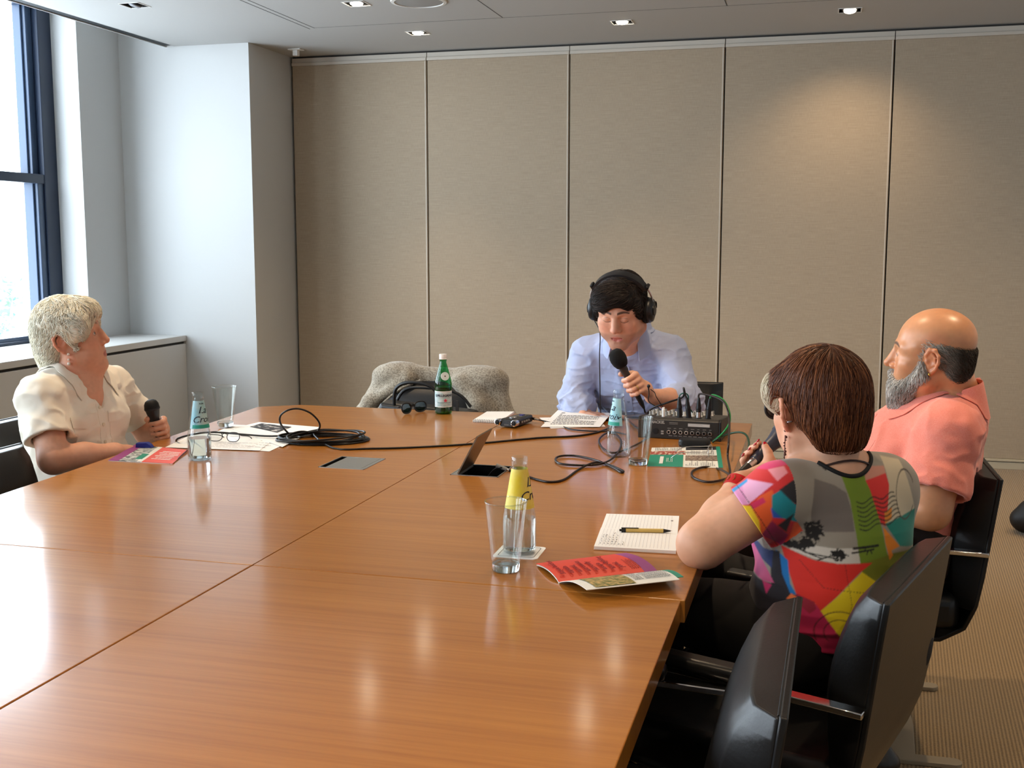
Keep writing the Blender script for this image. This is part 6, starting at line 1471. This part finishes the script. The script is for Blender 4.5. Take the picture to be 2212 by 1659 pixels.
    fin(MB().tube([L(-.0855,-.027,-.018)+.006*(math.cos(a)*HR[:,0]+math.sin(a)*HR[:,1]) for a in np.linspace(0,6.28,15)[:-1]],.0013,6,True),'ear_cuff',M_silver,B,o)
    ba=le+(lm-le)*.97;d=unit(lm-le);x=unit(np.cross(d,(0,0,1)));RR=np.stack([x,np.cross(d,x),d],1);rr_=.0325
    br=fin(MB().lathe([(rr_,-.013),(rr_+.003,-.013),(rr_+.0035,0),(rr_+.003,.013),(rr_,.013)],40,ba,RR,close=True),'bracelet',mat('red enamel bangle',(196,24,24),.2,coat=.6),B,o)
    dots=MB()
    for k in range(7):
        a=math.radians(200+24*k);P_=[ba+RR@np.array(((rr_+.0042)*math.cos(a+.08*math.sin(j)),(rr_+.0042)*math.sin(a+.08*math.sin(j)),-.007+.0035*j)) for j in range(5)]
        dots.tube(P_,.0009,5)
    fin(dots,'gold_inlay',M_gold,br,o)
    # printed top
    M=mat('printed jersey',(180,170,155),.75,sheen=.15,attr='Col',bump=((900,900,900),.12,.0005))
    sa,sb=ls,ls+(le-ls)*.40;sd=unit(le-ls)
    rb_=rs+(re-rs)*.5
    sh=infl(tor,.008)+[rc(ls,ls+(le-ls)*.8,.062,.074,.03),rc(rs,rs+(re-rs)*.75,.062,.064,.03)]
    sh+=[Pr((lambda P:np.where((np.linalg.norm(np.cross(P-ls,sd),axis=1)<.092)&((P-ls)@sd>.03),np.minimum((P-sb)@sd,.03),-.05)),(-9,)*3,(9,)*3,.003,'&'),rc(ls+(le-ls)*.18,le,.0585,.067,.003,'-')]
    rd=unit(re-rs);sh+=[Pr((lambda P:np.where((np.linalg.norm(np.cross(P-rs,rd),axis=1)<.08)&((P-rs)@rd>.06),np.minimum((P-rb_)@rd,.03),-.05)),(-9,)*3,(9,)*3,.003,'&')]
    sh+=[rc(L(0,-.02,-.07),nb+(0,0,.016),.06,.066,.008,'-'),rc(nb+f*.05,nb+f*.12+(0,0,-.05),.06,.03,.01,'-'),plane((0,0,.575),(0,0,-1),.01)]
    def wr(P):
        n=vnoise(P,(7,7,30),21);low=np.clip((.80-P[:,2])/.12,.15,1);return -.006*np.clip(.45-np.abs(n),0,1)*low*1.6+.002*vnoise(P,(24,24,30),22)*low
    p,q=sdf_mesh(sh,.0022,wr)
    C0=np.array((.06,2.40,.80));U=np.array((.98,.20,0.));t2=np.stack([(p-C0)@U,p[:,2]-.80],1)
    S0=np.array((-.06,2.29,.88));SU=SUV;SW=SWV;t3=np.stack([(p-S0)@SU+.012,(p-S0)@SW],1);t3=(t3-np.array((.05,.02)))*.84+np.array((.05,.02))
    def paint(t2,t3):
        c=np.tile(lin((156,146,132)),(len(p),1))
        fb=((p-c0)@f)
        for colr,poly in TORSO_PRINT: c[inpoly(t2,poly)]=lin(colr)
        # trees, aeroplane, postmark
        ink=lin((26,22,20));q2=np.column_stack([t2@np.array([[.8,-.6],[.6,.8]]),t2[:,0]*0]);nn=.8*vnoise(q2,(170,170,1),31)+.9*vnoise(q2[:,[1,0,2]]+.3,(390,390,1),32)
        for cx,cy,rx,ry in((-.065,.028,.024,.023),(-.078,.0,.020,.012),(-.013,-.02,.019,.013),(-.030,.160,.024,.010),(-.100,-.004,.026,.010)):
            m_=(((t2[:,0]-cx)/rx)**2+((t2[:,1]-cy)/ry)**2+.55*nn)<.72;c[m_]=ink
        for a,b,w_ in(((-.115,-.001),(-.078,-.018),.0018),((-.078,-.018),(-.045,-.029),.0012),((-.078,-.018),(-.018,-.027),.0013),((-.082,-.016),(-.068,.015),.0022),((-.055,-.032),(-.018,-.018),.0012),((.018,-.007),(.071,-.004),.0026),((.015,-.016),(.061,-.011),.0018),((.045,-.006),(.040,-.014),.0012),((.054,-.012),(.057,-.019),.0013),((.049,-.013),(.046,-.020),.0012)):
            c[segd(t2,a,b)<w_]=ink
        for k in range(7):
            u0,u1=.024+.001*k,.112+.0028*k;y0,y1=.085-.0092*k,.096-.0085*k;tt=(t2[:,0]-u0)/(u1-u0)
            yy=y0+(y1-y0)*tt+.0042*np.sin(tt*2*np.pi*2+2.6);c[(tt>0)&(tt<1)&(np.abs(t2[:,1]-yy)<.0013)]=ink
        dd=np.hypot(t2[:,0]+.014,(t2[:,1]+.174)*1.15);top_=(t2[:,1]>-.195)
        c[(np.abs(dd-.049)<.0011)&top_]=lin((70,24,30));c[(np.abs(dd-.030)<.0010)&top_]=lin((70,24,30))
        for a,b in(((-.09,-.035),(-.045,-.085)),((-.045,-.085),(.075,-.10)),((.0,-.04),(.012,-.12)),((.012,-.12),(.0,-.16))):
            h=np.clip(((t2-np.array(a))@(np.array(b)-a))/((np.array(b)-a)@(np.array(b)-a)),0,1);c[(segd(t2,a,b)<.0008)&((h*18)%1<.5)&(h>0)&(h<1)]=lin((60,26,22))
        dd=np.hypot((t2[:,0]-.140)*2.2,t2[:,1]-.09);c[(np.abs(dd-.05)<.0016)&(t2[:,0]<.16)]=lin((70,60,54))
        # sleeve region
        al_=(p-ls)@sd;rad=np.linalg.norm((p-ls)-al_[:,None]*sd,axis=1)
        sl=((al_+.35*((p-ls)@(-r_))*0)>.004)&(rad<.088)&(((p-c0)@r_)<-.118)
        sl|=(((p-c0)@r_)<-.15)&(p[:,2]>.80)
        cs_=np.tile(lin((214,44,44)),(len(p),1))
        for colr,poly in SLEEVE_PRINT: cs_[inpoly(t3,poly)]=lin(colr)
        c[sl]=cs_[sl]
        sm=sl&(np.abs(al_-(sb-ls)@sd+.014)<.0012);c[sm]*=.5
        return c
    c=0;offs=[(0,0),(.0013,.0003),(-.0013,-.0003),(.0003,-.0013),(-.0003,.0013),(.0008,.0008),(-.0008,.0008),(-.0008,-.0008),(.0008,-.0008)]
    for o_ in offs: c=c+paint(t2+np.array(o_),t3+np.array(o_))/len(offs)
    nbk=np.linalg.norm((p-nb)-((p-nb)@u)[:,None]*u,axis=1)
    S=mesh_obj('printed_top',p,q,M,B,o,c)
    # neckline band and cord
    nk=[nb+(0,0,-.006)+r_*.070*math.cos(a)+f*(.070*math.sin(a)+.004)+u*(.004+.010*math.cos(a)*0-.020*max(0,math.sin(a))) for a in np.linspace(0,2*np.pi,41)[:-1]]
    nk=along(sh,wr,[nb+r_*.074*math.cos(a)+f*(.070*math.sin(a)+.002)+u*.02 for a in np.linspace(0,2*np.pi,61)[:-1]],u,.001);nk=(.25*np.roll(nk,1,0)+.5*nk+.25*np.roll(nk,-1,0))[36:60];fin(MB().tube(nk,.0046,8),'neckline_band',mat('black jersey band',(16,15,16),.8),S,o)
    ck=[nb+u*.030-f*.058+r_*0.]+[];cord=[nb+u*(.012-.03*abs(math.cos(a))**2)+r_*.078*math.cos(a)+f*(.068*math.sin(a)+.004)-u*.05*max(0,math.sin(a)) for a in np.linspace(0,2*np.pi,41)[:-1]]
    fin(MB().tube(cord,.0024,6,True),'necklace_cord',mat('dark leather cord',(48,24,18),.5),B,o)
    trousers(B,o,((-.03,2.44,.57),(.14,2.52,.57)),((-.36,2.62,.56),(-.24,2.86,.56)),((-.34,2.66,.1),(-.22,2.88,.1)),mat('black trousers',(17,16,17),.85),'trousers',(.10,.075,.055))
    shoes(B,o,((-.34,2.66,.12),(-.22,2.88,.12)),((-.6,.6),(-.6,.6)),M_black)
    microphone('microphone','dark blue grey microphone held by the woman in the colourful top',mh,mt,'grey')
    g_=specs('sunglasses','black cat-eye glasses worn by the woman in the colourful top','sunglasses',(0,0,0),0,M_black,M_lensd,.058,.042,.016,.0034,.0036,.001,0.)
    g_.location=L(0,.098,-.026);g_.rotation_euler=Matrix((HR@rotz(math.pi)).tolist()).to_euler()
woman_print()
# ---------------------------------------------------------------- the bald man
def man_bald():
    HR=R3(80,1,-5);hp=np.array((.303,3.30,1.110));s=1.015;o=np.array((.28,3.36,0.))
    L=lambda x,y,z:hp+s*HR@np.array((x,y,z))
    hd=place(head_ops(lid=.45,mouth=0,jaw=1.12,cheek=1.1,nose=1.03,ear=(1,1),flare=1.05)+[ell((0,-.02,.05),(.078,.094,.075),None,.02)],HR,hp,s)
    f=unit((-1,.03,0));BR=frame(f)@rotx(.20);r_,u=BR[:,0],BR[:,2]
    nb=np.array((.372,3.335,.985))
    neck=[rc(L(0,-.045,-.045),nb,.064,.072,.03),rc(L(0,.01,-.085),nb+f*.06+(0,0,-.02),.05,.06,.03)]
    c0=np.array((.305,3.36,.815));c1=np.array((.215,3.36,.635))
    ls,le,lw=np.array((.345,3.165,.910)),np.array((.300,3.085,.720)),np.array((.06,3.18,.70))
    rs,re,rw=np.array((.345,3.56,.910)),np.array((.27,3.66,.72)),np.array((.03,3.52,.70))
    tor=[ell(c0,(.200,.135,.185),BR,.05),ell(c1,(.205,.185,.18),BR,.07),ell(c0+f*.09+(0,0,.0),(.16,.08,.10),BR,.06),rc(ls,rs,.062,.062,.06),rc(nb-(0,0,.05),ls+(0,0,.005),.055,.05,.05),rc(nb-(0,0,.05),rs+(0,0,.005),.055,.05,.05),ell((.21,3.36,.54),(.17,.2,.12),None,.06)]
    hnd=[]
    for w,d in((lw,(-1,.3,0)),(rw,(-1,-.2,0))): d=unit(d);hnd+=[rc(w,w+d*.09,.034,.03,.02)]
    arms=[rc(ls,le,.062,.053,.03),rc(le,lw,.05,.034,.02),rc(rs,re,.062,.053,.03),rc(re,rw,.05,.034,.02)]
    p,q=sdf_mesh(hd+neck+tor+arms+hnd,H)
    col=skin_colour((212,150,108),HR,hp,s,lips=(170,96,86),brow=(74,56,46),lash=((60,40,34),.8),blush=.3,lid=.45,browz=.029)
    M_sk2=mat('shiny bald skin',(206,142,102),.34,spec=.5,attr='Col',sss=.1)
    B=mesh_obj('person',p,q,M_sk2,None,o,col(p));tag(B,'bald man with a grey beard in a coral short-sleeved shirt seen in profile','person')
    for e in(-1,1): eye(e,HR,hp,s,B,o,(0,1,-.15),(60,44,34))
    ears=[ell((x*.090,-.006,-.008),(.034,.027,.038),None,.006,'-') for x in(-1,1)]
    hs=[ell((0,-.018,.030),(.0825,.0985,.087),None,.02),ell((0,-.066,-.03),(.066,.043,.055),None,.03),plane((0,0,.056),(0,-.30,1),.012),plane((0,.036,0),(0,1,.35),.008),plane((0,-.04,-.075),(0,.5,-1),.01)]+ears+[ell((0,.07,-.06),(.10,.065,.06),None,.01,'-')]
    hw=place(hs,HR,hp,s);nz=lambda P:.0015*vnoise(P,(80,80,80),3)
    rt=roots_on(hw,2600,HR,hp,s,lambda l:(l[:,2]<.055)&(l[:,1]<.045),11)
    v,qq=strands(hw,rt,lambda P:np.tile(HR@np.array((0,-.75,-.6)),(len(P),1)),6,.0052,.0004,.0042,.0010,6,.3)
    def cf(P,r):
        l=(P-hp)@HR/s;w=np.clip((l[:,1]+.085)/.08,0,1)[:,None];return (lin((206,198,184))*w+lin((74,62,50))*(1-w))*(.45+.8*r[:,None])
    hair_obj('hair',B,o,hw,.003,nz,[(v,qq,len(rt))],cf)
    bs=[ell((0,.060,-.106),(.052,.044,.046),None,.03),ell((0,.066,-.150),(.036,.032,.034),None,.03),ell((0,.086,-.088),(.030,.018,.012),None,.01)]
    for x in(-1,1): bs+=[rc((x*.066,.014,-.050),(x*.040,.060,-.092),.018,.026,.03),rc((x*.072,.018,-.012),(x*.069,.014,-.050),.006,.014,.02),rc((x*.004,.098,-.055),(x*.030,.082,-.078),.008,.009,.01)]
    bs+=[ell((0,.105,-.0715),(.022,.016,.0075),None,.004,'-')]
    bw=place(bs,HR,hp,s)
    rt=roots_on(bw,2400,HR,hp,s,lambda l:(l[:,2]<-.0)&(l[:,1]>-.02),13)
    v,qq=strands(bw,rt,lambda P:np.tile(HR@np.array((0,.12,-1.)),(len(P),1)),6,.0062,.0008,.0075,.0011,7,.32)
    def cb(P,r):
        l=(P-hp)@HR/s;w=np.clip(.75+.4*vnoise(P,(45,45,45),5),0,1)[:,None];return (lin((214,208,198))*w+lin((110,98,84))*(1-w))*(.78+.42*r[:,None])
    hair_obj('beard',B,o,bw,.003,lambda P:.003*vnoise(P,(70,70,40),6),[(v,qq,len(rt))],cb)
    fin(MB().ball(L(-.083,-.006,-.040),.0038,None,12,9),'gold_ear_stud',M_gold,B,o)
    M=mat('coral linen',(236,124,104),.85,sheen=.25,noise=((420,420,420),(242,150,130),.3,.75),bump=((500,500,500),.4,.001))
    se=ls+(le-ls)*.76;dL=unit(le-ls);sr=rs+(re-rs)*.76;dR=unit(re-rs)
    sh=infl(tor,.014)+[rc(ls,ls+(le-ls)*.95,.078,.088,.03),rc(rs,rs+(re-rs)*.95,.078,.086,.03)]
    sh+=[Pr((lambda P:np.where((np.linalg.norm(np.cross(P-ls,dL),axis=1)<.10)&((P-ls)@dL>.05)&(P[:,1]<3.22),np.minimum((P-se)@dL,.03),-.05)),(-9,)*3,(9,)*3,.003,'&'),rc(ls+(le-ls)*.62,le,.074,.08,.003,'-')]
    sh+=[Pr((lambda P:np.where((np.linalg.norm(np.cross(P-rs,dR),axis=1)<.10)&((P-rs)@dR>.05)&(P[:,1]>3.5),np.minimum((P-sr)@dR,.03),-.05)),(-9,)*3,(9,)*3,.003,'&')]
    sh+=[rc(L(0,-.03,-.06),nb+(0,0,.02),.068,.072,.008,'-'),rc(nb+f*.09,nb+f*.17+(0,0,-.075),.045,.008,.01,'-')]
    def wr(P):
        n=vnoise(P,(11,11,20),41)+.5*vnoise(P+5,(26,26,30),42);return -.010*np.clip(.5-np.abs(n),0,1)+.003*vnoise(P,(36,36,22),43)
    p,q=sdf_mesh(sh,.0038,wr);S=mesh_obj('shirt',p,q,M,B,o)
    collar2(S,o,sh,wr,nb+(-.004,0,.004),f,u+f*.30,M,(.068,.070),.020,.085,.046,148,.075,.006)
    pk=c0+f*.16-r_*(.085)+u*.0
    patch(sh,wr,pk,r_,u,unit(f-r_*.35),lambda a,b:((a-.5)*.115,(b-.5)*.125),.0008,'chest_pocket',M,S,o)
    patch(sh,wr,c0+f*.17+u*-.02,r_,u,unit(f+u*.1),lambda a,b:((a-.5)*.032,(b-.5)*.28),.0008,'placket',M,S,o,4,22)
    al=along(sh,wr,[c0+f*.17+u*(.105-.06*k) for k in range(4)],unit(f+u*.1),.0025);RB_=frame(unit(f+u*.1))
    for P_ in al: fin(MB().lathe([(.0058,0),(.0058,.002),(0,.0026)],16,P_,np.stack([RB_[:,0],RB_[:,2],RB_[:,1]],1)),'button',M_white,S,o)
    trousers(B,o,((.26,3.26,.57),(.26,3.46,.57)),((-.22,3.22,.57),(-.22,3.50,.57)),((-.2,3.2,.1),(-.2,3.5,.1)),mat('dark brown trousers',(40,28,22),.85),'trousers',(.105,.08,.055))
    shoes(B,o,((-.2,3.2,.12),(-.2,3.5,.12)),((-1,0),(-1,0)),M_black)
man_bald()
# ================================================================== light
w=bpy.data.worlds.new('daylight');SC.world=w;w.use_nodes=True;nt=w.node_tree
bg=nt.nodes['Background'];bg.inputs['Color'].default_value=(.80,.90,1.,1);bg.inputs['Strength'].default_value=WORLD_STR
def lamp(name,kind,loc,rot,energy,col,**k):
    l=bpy.data.lights.new(name,kind);l.energy=energy;l.color=col
    for a,v in k.items():
        if a!='portal': setattr(l,a,v)
    if k.get('portal'): l.cycles.is_portal=True
    o=bpy.data.objects.new(name,l);COL.objects.link(o);o.location=loc;o.rotation_euler=rot;return o
for y0,y1 in((WY0,YR),(WY0-2.25,WY0-.28),(WY0-4.5,WY0-2.53),(YN+.25,WY0-4.78)):
    lamp('window_daylight','AREA',(XG-.12,(y0+y1)/2,1.85),(0,-math.pi/2,0),1,(1,1,1),shape='RECTANGLE',size=2.2,size_y=y1-y0,portal=True)
for x,y,k in LIGHTS+UNSEEN_LIGHTS:
    if k:
        near=y>6.5; aim=x>0 and near
        lamp('lamp_beam','SPOT',(x,y,CEIL-.022),(math.radians(24) if aim else 0,0,0),SPOT_W*(.5 if aim else .45 if near else 1.),(1,.74,.47),spot_size=math.radians(105 if aim else 70 if near else 115),spot_blend=1.,shadow_soft_size=.035)
cam=bpy.data.cameras.new('camera');co=bpy.data.objects.new('camera',cam);COL.objects.link(co);SC.camera=co
cam.sensor_fit='HORIZONTAL';cam.sensor_width=36.;cam.lens=FPX/2212*36.;cam.clip_start=.02
co.location=(0,0,CAMZ);co.rotation_euler=(math.pi/2-PIT,0,-YAW)
vs=SC.view_settings;vs.view_transform='Standard';vs.look='None';vs.gamma=1.;vs.use_curve_mapping=False;vs.exposure=EXPO
SC.cycles.use_denoising=True;SC.cycles.use_adaptive_sampling=True;SC.cycles.adaptive_threshold=.05;SC.cycles.max_bounces=7;SC.cycles.diffuse_bounces=3;SC.cycles.glossy_bounces=4;SC.cycles.transmission_bounces=8;SC.cycles.transparent_max_bounces=12
SC.cycles.caustics_reflective=False;SC.cycles.caustics_refractive=False;SC.cycles.sample_clamp_indirect=6.
